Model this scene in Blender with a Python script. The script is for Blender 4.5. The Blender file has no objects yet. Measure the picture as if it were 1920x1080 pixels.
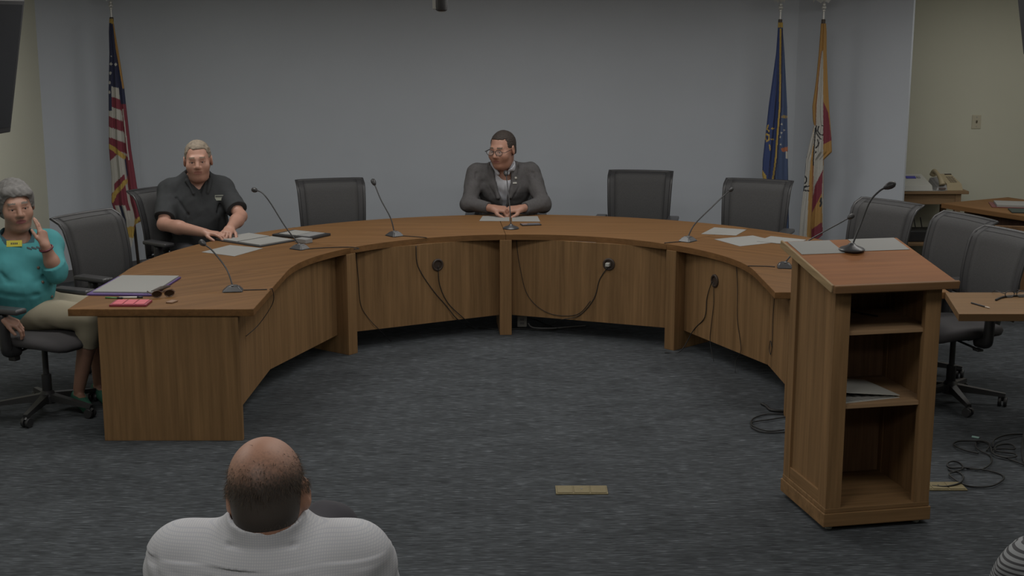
import bpy, bmesh, math, random
import numpy as np
from mathutils import Vector, Matrix
random.seed(7); rng = np.random.default_rng(3)
SC = bpy.context.scene; COL = SC.collection
R = math.radians

# ------------------------------------------------------------------ camera, world, light, exposure
cam_d = bpy.data.cameras.new('camera'); cam = bpy.data.objects.new('camera', cam_d); COL.objects.link(cam)
cam_d.sensor_width = 36; cam_d.lens = 36*2520/1920; cam_d.clip_start = .05
cam.location = (0, 0, 2.27); cam.rotation_euler = (R(90-11.397), 0, 0)
SC.camera = cam
W = bpy.data.worlds.new('world'); SC.world = W; W.use_nodes = True
W.node_tree.nodes['Background'].inputs[0].default_value = (.55, .58, .62, 1)
W.node_tree.nodes['Background'].inputs[1].default_value = .05
SC.view_settings.view_transform = 'Standard'; SC.view_settings.look = 'None'
SC.view_settings.gamma = 1; SC.view_settings.use_curve_mapping = False
SC.view_settings.exposure = -0.76
def lamp(x, y, sx, sy, e, z=2.68):
    l = bpy.data.lights.new('troffer_or_fill_light', 'AREA'); l.shape = 'RECTANGLE'; l.size = sx; l.size_y = sy
    l.energy = e; l.color = (1, .975, .93)
    o = bpy.data.objects.new('troffer_or_fill_light', l); COL.objects.link(o); o.location = (x, y, z); return o
for (x, y, e) in [(-2.5, 9.5, 36), (0, 9.7, 34), (2.3, 9.5, 33), (-2.3, 7.0, 32), (.1, 7.4, 32), (2.5, 7.0, 28),
                  (-2.4, 4.3, 44), (.1, 4.2, 26), (2.3, 4.3, 20), (-1, 1.6, 26), (1.6, 1.6, 16), (4.4, 10.6, 20), (4.4, 7.6, 20)]:  # far-right fill light is added to brighten the right cream wall
    lamp(x, y, 1.2, .6, e)

# ------------------------------------------------------------------ helpers
def mat(name, col, rough=.6, metal=0, spec=.5, noise=None, bump=0, bscale=200, emit=None):
    m = bpy.data.materials.new(name); m.use_nodes = True; nt = m.node_tree; b = nt.nodes['Principled BSDF']
    b.inputs['Base Color'].default_value = (*col, 1); b.inputs['Roughness'].default_value = rough
    b.inputs['Metallic'].default_value = metal; b.inputs['Specular IOR Level'].default_value = spec
    if emit:
        b.inputs['Emission Color'].default_value = (*emit[0], 1); b.inputs['Emission Strength'].default_value = emit[1]
    if noise or bump:
        tc = nt.nodes.new('ShaderNodeTexCoord')
    if noise:
        sc_, amt = noise
        n = nt.nodes.new('ShaderNodeTexNoise'); n.inputs['Scale'].default_value = sc_; n.inputs['Detail'].default_value = 4
        nt.links.new(tc.outputs['Object'], n.inputs['Vector'])
        mx = nt.nodes.new('ShaderNodeMix'); mx.data_type = 'RGBA'
        mx.inputs['A'].default_value = (*[c*(1-amt) for c in col], 1); mx.inputs['B'].default_value = (*[min(1, c*(1+amt)) for c in col], 1)
        nt.links.new(n.outputs['Fac'], mx.inputs['Factor']); nt.links.new(mx.outputs['Result'], b.inputs['Base Color'])
    if bump:
        n = nt.nodes.new('ShaderNodeTexNoise'); n.inputs['Scale'].default_value = bscale
        nt.links.new(tc.outputs['Object'], n.inputs['Vector'])
        bp = nt.nodes.new('ShaderNodeBump'); bp.inputs['Strength'].default_value = bump; bp.inputs['Distance'].default_value = .004
        nt.links.new(n.outputs['Fac'], bp.inputs['Height']); nt.links.new(bp.outputs['Normal'], b.inputs['Normal'])
    return m
def wood(name, col, axis='x', rot=0, rough=.42, dark=.72, scale=1.0):
    """oak veneer: grain stretched along one axis of the object"""
    m = mat(name, col, rough+.2, spec=.15); nt = m.node_tree; b = nt.nodes['Principled BSDF']
    tc = nt.nodes.new('ShaderNodeTexCoord'); mr = nt.nodes.new('ShaderNodeMapping'); mp = nt.nodes.new('ShaderNodeMapping')
    mr.inputs['Rotation'].default_value = (0, 0, -rot)
    s = {'x': (1.6, 42, 42), 'y': (42, 1.6, 42), 'z': (42, 42, 1.6)}[axis]
    mp.inputs['Scale'].default_value = [v*scale for v in s]
    nt.links.new(tc.outputs['Object'], mr.inputs['Vector']); nt.links.new(mr.outputs['Vector'], mp.inputs['Vector'])
    n = nt.nodes.new('ShaderNodeTexNoise'); n.inputs['Scale'].default_value = 1.6; n.inputs['Detail'].default_value = 7; n.inputs['Roughness'].default_value = .62
    n2 = nt.nodes.new('ShaderNodeTexNoise'); n2.inputs['Scale'].default_value = .45; n2.inputs['Detail'].default_value = 3
    nt.links.new(mp.outputs['Vector'], n.inputs['Vector']); nt.links.new(mp.outputs['Vector'], n2.inputs['Vector'])
    ad = nt.nodes.new('ShaderNodeMath'); ad.operation = 'ADD'
    nt.links.new(n.outputs['Fac'], ad.inputs[0]); nt.links.new(n2.outputs['Fac'], ad.inputs[1])
    cr = nt.nodes.new('ShaderNodeValToRGB'); cr.color_ramp.elements[0].position = .36*2/2; cr.color_ramp.elements[1].position = .66
    hv = nt.nodes.new('ShaderNodeMath'); hv.operation = 'MULTIPLY'; hv.inputs[1].default_value = .5
    nt.links.new(ad.outputs[0], hv.inputs[0]); nt.links.new(hv.outputs[0], cr.inputs['Fac'])
    cr.color_ramp.elements[0].color = (*[c*dark for c in col], 1); cr.color_ramp.elements[1].color = (*[min(1, c*1.22) for c in col], 1)
    nt.links.new(cr.outputs['Color'], b.inputs['Base Color'])
    return m
def stripes(name, ca, cb, scale, axis='x', rough=.8, thr=.5, both=False):
    m = mat(name, ca, rough); nt = m.node_tree; b = nt.nodes['Principled BSDF']
    tc = nt.nodes.new('ShaderNodeTexCoord'); sp = nt.nodes.new('ShaderNodeSeparateXYZ'); nt.links.new(tc.outputs['Object'], sp.inputs[0])
    def line(ax):
        mu = nt.nodes.new('ShaderNodeMath'); mu.operation = 'MULTIPLY'; mu.inputs[1].default_value = scale
        fr = nt.nodes.new('ShaderNodeMath'); fr.operation = 'FRACT'
        gt = nt.nodes.new('ShaderNodeMath'); gt.operation = 'GREATER_THAN'; gt.inputs[1].default_value = thr
        nt.links.new(sp.outputs[ax.upper()], mu.inputs[0]); nt.links.new(mu.outputs[0], fr.inputs[0]); nt.links.new(fr.outputs[0], gt.inputs[0])
        return gt.outputs[0]
    f = line(axis)
    if both:
        mxm = nt.nodes.new('ShaderNodeMath'); mxm.operation = 'MAXIMUM'
        nt.links.new(f, mxm.inputs[0]); nt.links.new(line('z'), mxm.inputs[1]); f = mxm.outputs[0]
    mx = nt.nodes.new('ShaderNodeMix'); mx.data_type = 'RGBA'; mx.inputs['A'].default_value = (*ca, 1); mx.inputs['B'].default_value = (*cb, 1)
    nt.links.new(f, mx.inputs['Factor']); nt.links.new(mx.outputs['Result'], b.inputs['Base Color'])
    return m
def tagp(o, label=None, cat=None, group=None, kind=None):
    if label: o['label'] = label
    if cat: o['category'] = cat
    if group: o['group'] = group
    if kind: o['kind'] = kind
    return o
def obj(name, bm, m, parent=None, smooth=False, angle=None):
    me = bpy.data.meshes.new(name)
    if isinstance(bm, bmesh.types.BMesh):
        bmesh.ops.recalc_face_normals(bm, faces=bm.faces); bm.to_mesh(me); bm.free()
    else:
        me = bm
    for mm in (m if isinstance(m, (list, tuple)) else [m]): me.materials.append(mm)
    if smooth:
        me.shade_smooth()
        if angle:
            try: me.set_sharp_from_angle(angle=R(angle))
            except Exception: pass
    o = bpy.data.objects.new(name, me); COL.objects.link(o)
    if parent: o.parent = parent
    return o
def thing(name, label, cat, loc=(0, 0, 0), rz=0, group=None):
    o = bpy.data.objects.new(name, None); COL.objects.link(o); o.empty_display_size = .1
    o.location = loc; o.rotation_euler = (0, 0, rz); return tagp(o, label, cat, group)
def dup(root, loc, rz, label=None, group=None):
    r = root.copy(); COL.objects.link(r); r.location = loc; r.rotation_euler = (0, 0, rz)
    if label: r['label'] = label
    if group: r['group'] = group
    for ch in [c for c in bpy.data.objects if c.parent == root]:
        c = ch.copy(); COL.objects.link(c); c.parent = r
        for g in [g for g in bpy.data.objects if g.parent == ch]:
            d = g.copy(); COL.objects.link(d); d.parent = c
    return r
def B(): return bmesh.new()
def box(bm, lo, hi, bev=0, M=None, seg=2):
    c = [(a+b)/2 for a, b in zip(lo, hi)]; s = [abs(b-a) for a, b in zip(lo, hi)]
    T = Matrix.Translation(c) @ Matrix.Diagonal((*s, 1))
    if M is not None: T = M @ T
    g = bmesh.ops.create_cube(bm, size=1, matrix=T)
    if bev:
        es = list({e for v in g['verts'] for e in v.link_edges})
        bmesh.ops.bevel(bm, geom=es, offset=bev, segments=seg, profile=.6, affect='EDGES')
    return bm
def prism(bm, pts, z0, z1, bev=0):
    vb = [bm.verts.new((x, y, z0)) for x, y in pts]; vt = [bm.verts.new((x, y, z1)) for x, y in pts]
    f = [bm.faces.new(vb[::-1]), bm.faces.new(vt)]; n = len(pts)
    for i in range(n): f.append(bm.faces.new((vb[i], vb[(i+1) % n], vt[(i+1) % n], vt[i])))
    if bev:
        es = list({e for e in f[1].edges}|{e for e in f[0].edges})
        bmesh.ops.bevel(bm, geom=es, offset=bev, segments=2, profile=.6, affect='EDGES')
    return bm
def hexa(bm, b4, t4):
    v = [bm.verts.new(p) for p in list(b4)+list(t4)]
    for f in ((3, 2, 1, 0), (4, 5, 6, 7), (0, 1, 5, 4), (1, 2, 6, 5), (2, 3, 7, 6), (3, 0, 4, 7)): bm.faces.new([v[i] for i in f])
    return bm
def catmull(P, n=6, closed=False):
    P = [Vector(p) for p in P]; out = []; N = len(P)
    rngi = range(N) if closed else range(N-1)
    for i in rngi:
        p0 = P[(i-1) % N] if closed or i > 0 else P[0]; p1 = P[i]; p2 = P[(i+1) % N]; p3 = P[(i+2) % N] if closed or i+2 < N else P[-1]
        for k in range(n):
            t = k/n
            out.append(.5*((2*p1)+(p2-p0)*t+(2*p0-5*p1+4*p2-p3)*t*t+(3*p1-p0-3*p2+p3)*t**3))
    if not closed: out.append(P[-1])
    return out
def tube(bm, P, r, seg=8, smooth=0, closed=False, flat=1.0):
    if smooth: P = catmull(P, smooth, closed)
    P = [Vector(p) for p in P]; n = len(P); rs = r if hasattr(r, '__len__') else [r]*n
    if len(rs) != n: rs = [rs[0]+(rs[-1]-rs[0])*i/(n-1) for i in range(n)] if len(rs) == 2 else list(np.interp(np.linspace(0, 1, n), np.linspace(0, 1, len(rs)), rs))
    rings = []; up = Vector((0, 0, 1)); prev = None
    for i, p in enumerate(P):
        if closed: t = (P[(i+1) % n]-P[i-1]).normalized()
        else: t = (P[min(i+1, n-1)]-P[max(i-1, 0)]).normalized()
        if prev is None:
            a = t.cross(up if abs(t.z) < .95 else Vector((1, 0, 0))).normalized()
        else:
            a = (prev-t*prev.dot(t)).normalized()
        prev = a; b = t.cross(a)
        rings.append([bm.verts.new(p+(a*math.cos(2*math.pi*k/seg)+b*math.sin(2*math.pi*k/seg)*flat)*rs[i]) for k in range(seg)])
    m = n if closed else n-1
    for i in range(m):
        A = rings[i]; C = rings[(i+1) % n]
        for k in range(seg): bm.faces.new((A[k], A[(k+1) % seg], C[(k+1) % seg], C[k]))
    if not closed:
        bm.faces.new(rings[0][::-1]); bm.faces.new(rings[-1])
    return bm
def lathe(bm, prof, seg=24, c=(0, 0, 0), M=None):
    c = Vector(c); rings = []
    for r, z in prof:
        ring = [Vector((r*math.cos(2*math.pi*k/seg), r*math.sin(2*math.pi*k/seg), z)) for k in range(seg)]
        rings.append([bm.verts.new((M @ v if M is not None else v)+c) for v in ring])
    for A, C in zip(rings, rings[1:]):
        for k in range(seg): bm.faces.new((A[k], A[(k+1) % seg], C[(k+1) % seg], C[k]))
    bm.faces.new(rings[0][::-1]); bm.faces.new(rings[-1]); return bm
def ball(bm, c, r, seg=16, sc=(1, 1, 1), M=None):
    T = Matrix.Translation(c) @ (M.to_4x4() if M is not None else Matrix.Identity(4)) @ Matrix.Diagonal((*[r*s for s in sc], 1))
    bmesh.ops.create_uvsphere(bm, u_segments=seg, v_segments=max(6, seg//2+2), radius=1, matrix=T); return bm

# ------------------------------------------------------------------ materials
M_wall = mat('blue_grey_paint', (.452, .484, .530), .85, noise=(3, .03), bump=.05, bscale=300)
M_cream = mat('cream_paint', (.56, .56, .465), .85, noise=(2, .03), bump=.05, bscale=300)
M_ceil = mat('ceiling_tile', (.5, .5, .48), .9)
M_base = mat('baseboard_vinyl', (.10, .10, .105), .6)
OAK = (.235, .138, .064)
M_oak_v = wood('oak_vertical', OAK, 'z'); M_oak_h = wood('oak_horizontal', OAK, 'x')
M_oak_top = wood('oak_tabletop', (.178, .093, .038), 'x', rot=0, rough=.42, dark=.84)
M_oak_arm = wood('oak_tabletop_arm', (.170, .086, .033), 'x', rot=R(38), rough=.42, dark=.74)
M_oak_lect = wood('oak_lectern_top', (.265, .104, .033), 'x', rough=.42, dark=.84)
M_oak_light = wood('oak_light', (.40, .26, .14), 'x', rough=.4, dark=.85)
M_dark = mat('dark_grommet', (.045, .030, .022), .5)
M_black = mat('black_plastic', (.028, .028, .030), .45)
M_blackm = mat('black_satin', (.045, .045, .048), .35)
M_band = mat('charcoal_band', (.032, .032, .034), .65)
M_mesh = mat('charcoal_mesh', (.055, .055, .056), .9, noise=(160, .3), bump=.3, bscale=400)
M_seat = mat('charcoal_seat_fabric', (.058, .055, .058), .95, bump=.2, bscale=300)
M_paper = mat('white_paper', (.27, .27, .258), .8)
M_white = mat('white_plastic', (.42, .42, .39), .5)
M_grey = mat('grey_plastic', (.25, .25, .25), .5)
M_chrome = mat('chrome', (.6, .6, .6), .25, 1)
M_brass = mat('brass_plate', (.19, .155, .075), .5, .1, noise=(60, .2))
M_beige = mat('beige_plastic', (.36, .30, .19), .5)
M_screen = mat('blue_display', (.05, .05, .32), .3)
M_purple = mat('purple_cover', (.09, .05, .19), .5)
M_pink = mat('pink_cover', (.55, .10, .13), .5)
M_cord = mat('black_cord', (.012, .012, .012), .6)
M_gold = mat('gold_fringe', (.38, .26, .065), .8, noise=(120, .4))
M_red = mat('flag_red', (.17, .03, .045), .85)
M_fwhite = mat('flag_white', (.38, .37, .34), .85)
M_navy = mat('flag_navy', (.022, .026, .06), .85)
M_blue = mat('flag_blue', (.03, .05, .145), .8)
M_orange = mat('flag_gold_cloth', (.32, .18, .055), .8)
M_polew = mat('flag_pole_wood', (.07, .055, .05), .4)
M_skin = mat('skin_ruddy', (.42, .225, .15), .55, noise=(14, .12))
M_skin2 = mat('skin_fair', (.42, .25, .18), .55, noise=(14, .1))
M_lip = mat('lips', (.28, .11, .09), .5)
M_brow = mat('brow_hair', (.10, .07, .05), .8)
M_eye = mat('eye_dark', (.03, .02, .02), .3)

# ------------------------------------------------------------------ implicit surfaces (for bodies and clothes)
def V3(p): return np.array(p, dtype=np.float32)
class Field:
    """signed distance samples on a grid; smooth unions of tapered capsules and ellipsoids, meshed by surface nets"""
    def __init__(s, lo, hi, h):
        s.lo = np.array(lo, float); s.h = h
        s.n = np.ceil((np.array(hi)-s.lo)/h).astype(int)+1
        s.d = np.full(s.n, .5, np.float32)
        s.ax = [(s.lo[i]+np.arange(s.n[i])*h).astype(np.float32) for i in range(3)]
    def _sub(s, lo, hi):
        a = np.clip(np.floor((np.array(lo)-s.lo)/s.h).astype(int), 0, s.n); b = np.clip(np.ceil((np.array(hi)-s.lo)/s.h).astype(int)+1, 0, s.n)
        if np.any(b <= a): return None
        sl = tuple(slice(a[i], b[i]) for i in range(3))
        X = s.ax[0][sl[0]][:, None, None]; Y = s.ax[1][sl[1]][None, :, None]; Z = s.ax[2][sl[2]][None, None, :]
        return sl, X, Y, Z
    def _put(s, sl, d, k, op):
        D = s.d[sl]
        if op == 'u':
            if k > 0:
                hh = np.maximum(k-np.abs(D-d), 0)/k; s.d[sl] = np.minimum(D, d)-hh*hh*k*.25
            else: s.d[sl] = np.minimum(D, d)
        elif op == 's':
            if k > 0:
                hh = np.maximum(k-np.abs(D+d), 0)/k; s.d[sl] = np.maximum(D, -d)+hh*hh*k*.25
            else: s.d[sl] = np.maximum(D, -d)
    def cap(s, a, b, ra, rb=None, k=.02, op='u', flat=False):
        rb = ra if rb is None else rb; a = V3(a); b = V3(b); r = max(ra, rb)+k+.012
        q = s._sub(np.minimum(a, b)-r, np.maximum(a, b)+r)
        if q is None: return s
        sl, X, Y, Z = q; ba = b-a; L2 = float(ba@ba)+1e-12
        t = ((X-a[0])*ba[0]+(Y-a[1])*ba[1]+(Z-a[2])*ba[2])/L2
        tc = np.clip(t, 0, 1)
        d = np.sqrt((X-a[0]-ba[0]*tc)**2+(Y-a[1]-ba[1]*tc)**2+(Z-a[2]-ba[2]*tc)**2)-(ra+(rb-ra)*tc)
        if flat:
            L = math.sqrt(L2); d = np.maximum(d, (t-1)*L)
        s._put(sl, d, k, op); return s
    def ell(s, c, rad, Rm=None, k=.02, op='u'):
        c = V3(c); rad = V3(rad); r = float(rad.max())+k+.012
        q = s._sub(c-r, c+r)
        if q is None: return s
        sl, X, Y, Z = q; X = X-c[0]; Y = Y-c[1]; Z = Z-c[2]
        if Rm is not None:
            Rm = np.array(Rm, np.float32)   # columns = local axes
            x = X*Rm[0, 0]+Y*Rm[1, 0]+Z*Rm[2, 0]; y = X*Rm[0, 1]+Y*Rm[1, 1]+Z*Rm[2, 1]; z = X*Rm[0, 2]+Y*Rm[1, 2]+Z*Rm[2, 2]
        else: x, y, z = X, Y, Z
        k0 = np.sqrt((x/rad[0])**2+(y/rad[1])**2+(z/rad[2])**2); k1 = np.sqrt((x/rad[0]**2)**2+(y/rad[1]**2)**2+(z/rad[2]**2)**2)+1e-6
        s._put(sl, k0*(k0-1)/k1, k, op); return s
    def boxr(s, c, half, Rm, rnd=.005, k=.01, op='u'):
        c = V3(c); half = V3(half); r = float(np.linalg.norm(half))+k+.012
        q = s._sub(c-r, c+r)
        if q is None: return s
        sl, X, Y, Z = q; X = X-c[0]; Y = Y-c[1]; Z = Z-c[2]; Rm = np.array(Rm, np.float32)
        P = [np.abs(X*Rm[0, i]+Y*Rm[1, i]+Z*Rm[2, i])-half[i]+rnd for i in range(3)]
        d = np.sqrt(sum(np.maximum(p, 0)**2 for p in P))+np.minimum(np.maximum(np.maximum(P[0], P[1]), P[2]), 0)-rnd
        s._put(sl, d, k, op); return s
    def half(s, c, nrm, lo=None, hi=None):
        """cut away everything on the +nrm side, inside the given box"""
        q = s._sub(lo if lo is not None else s.lo, hi if hi is not None else s.lo+s.n*s.h)
        if q is None: return s
        sl, X, Y, Z = q; n = V3(nrm)/np.linalg.norm(nrm); c = V3(c)
        d = (X-c[0])*n[0]+(Y-c[1])*n[1]+(Z-c[2])*n[2]
        s.d[sl] = np.maximum(s.d[sl], d); return s
    def folds(s, amp, freq, seed=0, lo=None, hi=None):
        q = s._sub(lo if lo is not None else s.lo, hi if hi is not None else s.lo+s.n*s.h)
        sl, X, Y, Z = q; r = np.random.default_rng(seed); D = 0
        for i in range(4):
            v = r.normal(size=3); v /= np.linalg.norm(v); w = r.normal(size=3); ph = r.random(2)*6.28
            f = freq*(.6+.8*r.random())
            D = D+np.sin(f*(X*v[0]+Y*v[1]+Z*v[2])+ph[0]+1.6*np.sin(.5*freq*(X*w[0]+Y*w[1]+Z*w[2])+ph[1]))
        s.d[sl] = s.d[sl]+(amp/2*D).astype(np.float32); return s
    def crease(s, P, w, depth):
        """press a soft groove (depth > 0) or raise a ridge (depth < 0) along a polyline"""
        for a, b in zip(P, P[1:]):
            a = V3(a); b = V3(b); q = s._sub(np.minimum(a, b)-3*w, np.maximum(a, b)+3*w)
            if q is None: continue
            sl, X, Y, Z = q; ba = b-a; L2 = float(ba@ba)+1e-12
            t = np.clip(((X-a[0])*ba[0]+(Y-a[1])*ba[1]+(Z-a[2])*ba[2])/L2, 0, 1)
            r2 = (X-a[0]-ba[0]*t)**2+(Y-a[1]-ba[1]*t)**2+(Z-a[2]-ba[2]*t)**2
            s.d[sl] = s.d[sl]+(depth*np.exp(-r2/(w*w))).astype(np.float32)
        return s
    def mesh(s, name, origin=(0, 0, 0), matfn=None):
        d = s.d; d[0] = d[-1] = .1; d[:, 0] = d[:, -1] = .1; d[:, :, 0] = d[:, :, -1] = .1
        ins = d < 0; n = s.n
        c = np.zeros(tuple(n-1), np.uint8)
        offs = [(i, j, k) for i in (0, 1) for j in (0, 1) for k in (0, 1)]
        for i, j, k in offs: c += ins[i:n[0]-1+i, j:n[1]-1+j, k:n[2]-1+k]
        act = (c > 0) & (c < 8); I, J, K = np.nonzero(act)
        idx = np.full(act.shape, -1, np.int32); idx[I, J, K] = np.arange(len(I))
        P = np.zeros((len(I), 3)); cnt = np.zeros(len(I))
        for a in offs:
            for axn in range(3):
                if a[axn] == 0:
                    b = list(a); b[axn] = 1
                    d0 = d[I+a[0], J+a[1], K+a[2]]; d1 = d[I+b[0], J+b[1], K+b[2]]
                    m = (d0 < 0) != (d1 < 0); t = np.where(m, d0/np.where(m, d0-d1, 1), 0)
                    q = np.array(a, float)[None, :].repeat(len(I), 0); q[:, axn] = t
                    P += q*m[:, None]; cnt += m
        P = P/cnt[:, None]+np.stack([I, J, K], 1); P = P*s.h+s.lo-np.array(origin)
        quads = []
        for axn in range(3):
            sl0 = [slice(1, n[i]-1) for i in range(3)]; sl1 = list(sl0)
            sl0[axn] = slice(0, n[axn]-1); sl1[axn] = slice(1, n[axn])
            a = ins[tuple(sl0)]; b = ins[tuple(sl1)]
            i3 = np.nonzero(a != b)
            base = np.stack(i3, 1)+np.array([0 if i == axn else 1 for i in range(3)])
            u = (axn+1) % 3; v = (axn+2) % 3
            def g(du, dv):
                q = base.copy(); q[:, u] -= du; q[:, v] -= dv; return idx[q[:, 0], q[:, 1], q[:, 2]]
            Q = np.stack([g(1, 1), g(0, 1), g(0, 0), g(1, 0)], 1)
            fl = b[i3]; Q[fl] = Q[fl][:, ::-1]; quads.append(Q)
        Q = np.concatenate(quads); Q = Q[(Q >= 0).all(1)]
        me = bpy.data.meshes.new(name); me.vertices.add(len(P)); me.vertices.foreach_set('co', P.astype(np.float32).ravel())
        me.loops.add(len(Q)*4); me.loops.foreach_set('vertex_index', Q.astype(np.int32).ravel())
        me.polygons.add(len(Q)); me.polygons.foreach_set('loop_start', (np.arange(len(Q))*4).astype(np.int32))
        me.update(calc_edges=True)
        if matfn is not None:
            cen = P[Q].mean(1)+np.array(origin); me.polygons.foreach_set('material_index', matfn(cen).astype(np.int32))
        me.shade_smooth(); me.update(); return me

class Frame:
    """a local frame: x = the person's right, y = forward, z = up"""
    def __init__(s, o, yaw, pitch=0, roll=0, sc=1):
        s.o = Vector(o); s.s = sc
        # yaw 0 faces +Y ; positive turns left (counter-clockwise seen from above)
        s.R = Matrix.Rotation(R(yaw), 3, 'Z') @ Matrix.Rotation(R(pitch), 3, 'X') @ Matrix.Rotation(R(roll), 3, 'Y')
    def p(s, x, y, z): return tuple(s.o+s.R @ Vector((x, y, z))*s.s)
    def m(s): return np.array(s.R)
    def rot(s, ax, deg): return np.array(s.R @ Matrix.Rotation(R(deg), 3, ax))
    def loc(s, P):   # world points (n,3) -> local
        return (P-np.array(s.o)) @ np.array(s.R)/s.s

def head(F, H, fat=0, female=False, nose=1.0):
    q = H.s; p = H.p; e = lambda c, r, k=.02, op='u', Rm=None: F.ell(p(*c), [v*q for v in r], H.m() if Rm is None else Rm, k*q, op)
    c = lambda a, b, ra, rb=None, k=.02, op='u': F.cap(p(*a), p(*b), ra*q, (rb or ra)*q, k*q, op)
    e((0, -.022, .032), (.077, .098, .088)); e((0, .022, -.028), (.063+fat*.5, .064, .086), .03)
    e((0, .03, -.075), (.050+fat, .052, .044), .03); c((-.008, .066, -.098), (.008, .066, -.098), .02, k=.025)
    if fat: e((0, .02, -.105), (.045+fat, .05, .03), .03)
    c((-.034, .076, .024), (.034, .076, .024), .013, k=.02)
    for s in (-1, 1):
        e((s*.036, .058, -.03), (.03+fat*.6, .03, .034), .025)
        F.ell(p(s*.031, .103, .002), [.019*q, .017*q, .011*q], H.m(), .012*q, 's')
        c((s*.022, .083, .0085), (s*.042, .079, .0065), .0065, k=.006)
        c((s*.024, .083, -.008), (s*.040, .079, -.007), .005, k=.008)
        # ear
        F.ell(p(s*.081, -.012, -.006), [.009*q, .021*q, .034*q], H.rot('Z', -s*22), .01*q)
        F.ell(p(s*.092, -.006, -.002), [.007*q, .010*q, .018*q], H.rot('Z', -s*22), .006*q, 's')
    c((0, .084, .016), (0, .104*nose, -.026), .009, .0135, .012)
    for s in (-1, 1): c((s*.010, .098, -.032), (s*.015, .088, -.033), .0085, k=.008)
    e((0, .074, -.058), (.03, .02, .02), .02)
    c((-.021, .086, -.0565), (.021, .086, -.0565), .0065, k=.005); c((-.018, .086, -.0675), (.018, .086, -.0675), .007, k=.005)
    F.cap(p(-.024, .097, -.0618), p(.024, .097, -.0618), .003*q, .003*q, .004*q, 's')
def facemat(H):
    def fn(C):
        L = H.loc(C); m = np.zeros(len(C))
        m[(np.abs(L[:, 0]) < .024) & (L[:, 1] > .076) & (np.abs(L[:, 2]+.062) < .0125-np.abs(L[:, 0])*.28)] = 1
        ax = np.abs(L[:, 0])
        m[(ax > .014) & (ax < .048) & (L[:, 1] > .05) & (np.abs(L[:, 2]-(.031-.10*np.abs(ax-.03))) < .0048)] = 2
        return m
    return fn
def eyes(H, parent, o):
    for s in (-1, 1):
        b = B(); ball(b, Vector(H.p(s*.031, .0765, .001))-Vector(o), .0115*H.s, 14)
        e = obj('eye', b, mat('eye_white', (.45, .42, .40), .3), parent, True)
        b = B(); ball(b, Vector(H.p(s*.031, .0835, .001))-Vector(o), .0062*H.s, 10); obj('iris', b, M_eye, e, True)
def hand(F, wrist, fdir, pn, side, curl=(20, 25, 30, 35), q=1.0, thumb=(40, 20), k=.004, spread=1.0):
    """fdir: direction of fingers; pn: palm normal (out of the palm); side=+1 thumb lies toward fdir x pn"""
    w = Vector(wrist); f = Vector(fdir).normalized(); n = Vector(pn); n = (n-f*n.dot(f)).normalized(); t = f.cross(n)*side
    kn = []
    for i, (off, ln) in enumerate(((.030, .088), (.010, .092), (-.010, .087), (-.028, .079))):
        b = w+(t*off*.75+f*.012)*q; e = w+(t*off+f*ln-n*.002*(i % 3))*q; kn.append(e)
        F.cap(b, e, .0135*q, .0105*q, .018*q)
    L = ((.040, .025, .020), (.045, .029, .021), (.041, .027, .020), (.032, .021, .018))
    for i in range(4):
        p = kn[i]; a = 0; sp = (1.2-.8*i)*.06*spread; r = (.0092, .0095, .009, .008)[i]*q
        for j in range(3):
            a += R(curl[i]*(1, 1.25, .8)[j]); dr = (f*math.cos(a)+n*math.sin(a)+t*sp).normalized()
            e = p+dr*L[i][j]*q; F.cap(p, e, r, r*.93, k); p = e; r *= .93
    p = w+(t*.018+f*.02)*q; a1, a2 = R(thumb[0]), R(thumb[1])
    d1 = (t*math.sin(a1)+f*math.cos(a1)+n*.35).normalized(); e = p+d1*.045*q; F.cap(p, e, .015*q, .0115*q, .015*q)
    d2 = (t*math.sin(a2)+f*math.cos(a2)+n*.35).normalized(); g = e+d2*.032*q; F.cap(e, g, .0115*q, .010*q, k)
    d3 = (t*math.sin(a2)*.6+f*math.cos(a2)+n*.35).normalized(); F.cap(g, g+d3*.024*q, .010*q, .0085*q, k)

# ------------------------------------------------------------------ the room
def struct(name, bm, m, **k): o = obj(name, bm, m, **k); o['kind'] = 'structure'; return o
def wallseg(name, a, b, m, th=.12, z0=0, z1=2.8, out=1):
    a = Vector(a); b = Vector(b); n = (b-a).normalized(); n = Vector((-n.y, n.x))*th*out
    return struct(name, prism(B(), [a, b, b+n, a+n], z0, z1), m)
mc = mat('carpet', (.07, .085, .10), .95); nt = mc.node_tree; bs = nt.nodes['Principled BSDF']; bs.inputs['Specular IOR Level'].default_value = .15
tc = nt.nodes.new('ShaderNodeTexCoord')
def cn(scale, sx, sy, det, lo, hi, ca, cb):
    mp = nt.nodes.new('ShaderNodeMapping'); mp.inputs['Scale'].default_value = (sx, sy, 1); nt.links.new(tc.outputs['Object'], mp.inputs[0])
    n = nt.nodes.new('ShaderNodeTexNoise'); n.inputs['Scale'].default_value = scale; n.inputs['Detail'].default_value = det; nt.links.new(mp.outputs[0], n.inputs['Vector'])
    r = nt.nodes.new('ShaderNodeValToRGB'); r.color_ramp.elements[0].position = lo; r.color_ramp.elements[1].position = hi
    r.color_ramp.elements[0].color = (ca, ca, ca, 1); r.color_ramp.elements[1].color = (cb, cb, cb, 1); nt.links.new(n.outputs['Fac'], r.inputs[0]); return r.outputs[0]
def mulc(a, b):
    x = nt.nodes.new('ShaderNodeMix'); x.data_type = 'RGBA'; x.blend_type = 'MULTIPLY'; x.inputs['Factor'].default_value = 1
    nt.links.new(a, x.inputs['A']); nt.links.new(b, x.inputs['B']); return x.outputs['Result']
base = nt.nodes.new('ShaderNodeRGB'); base.outputs[0].default_value = (.056, .062, .068, 1)
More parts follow.
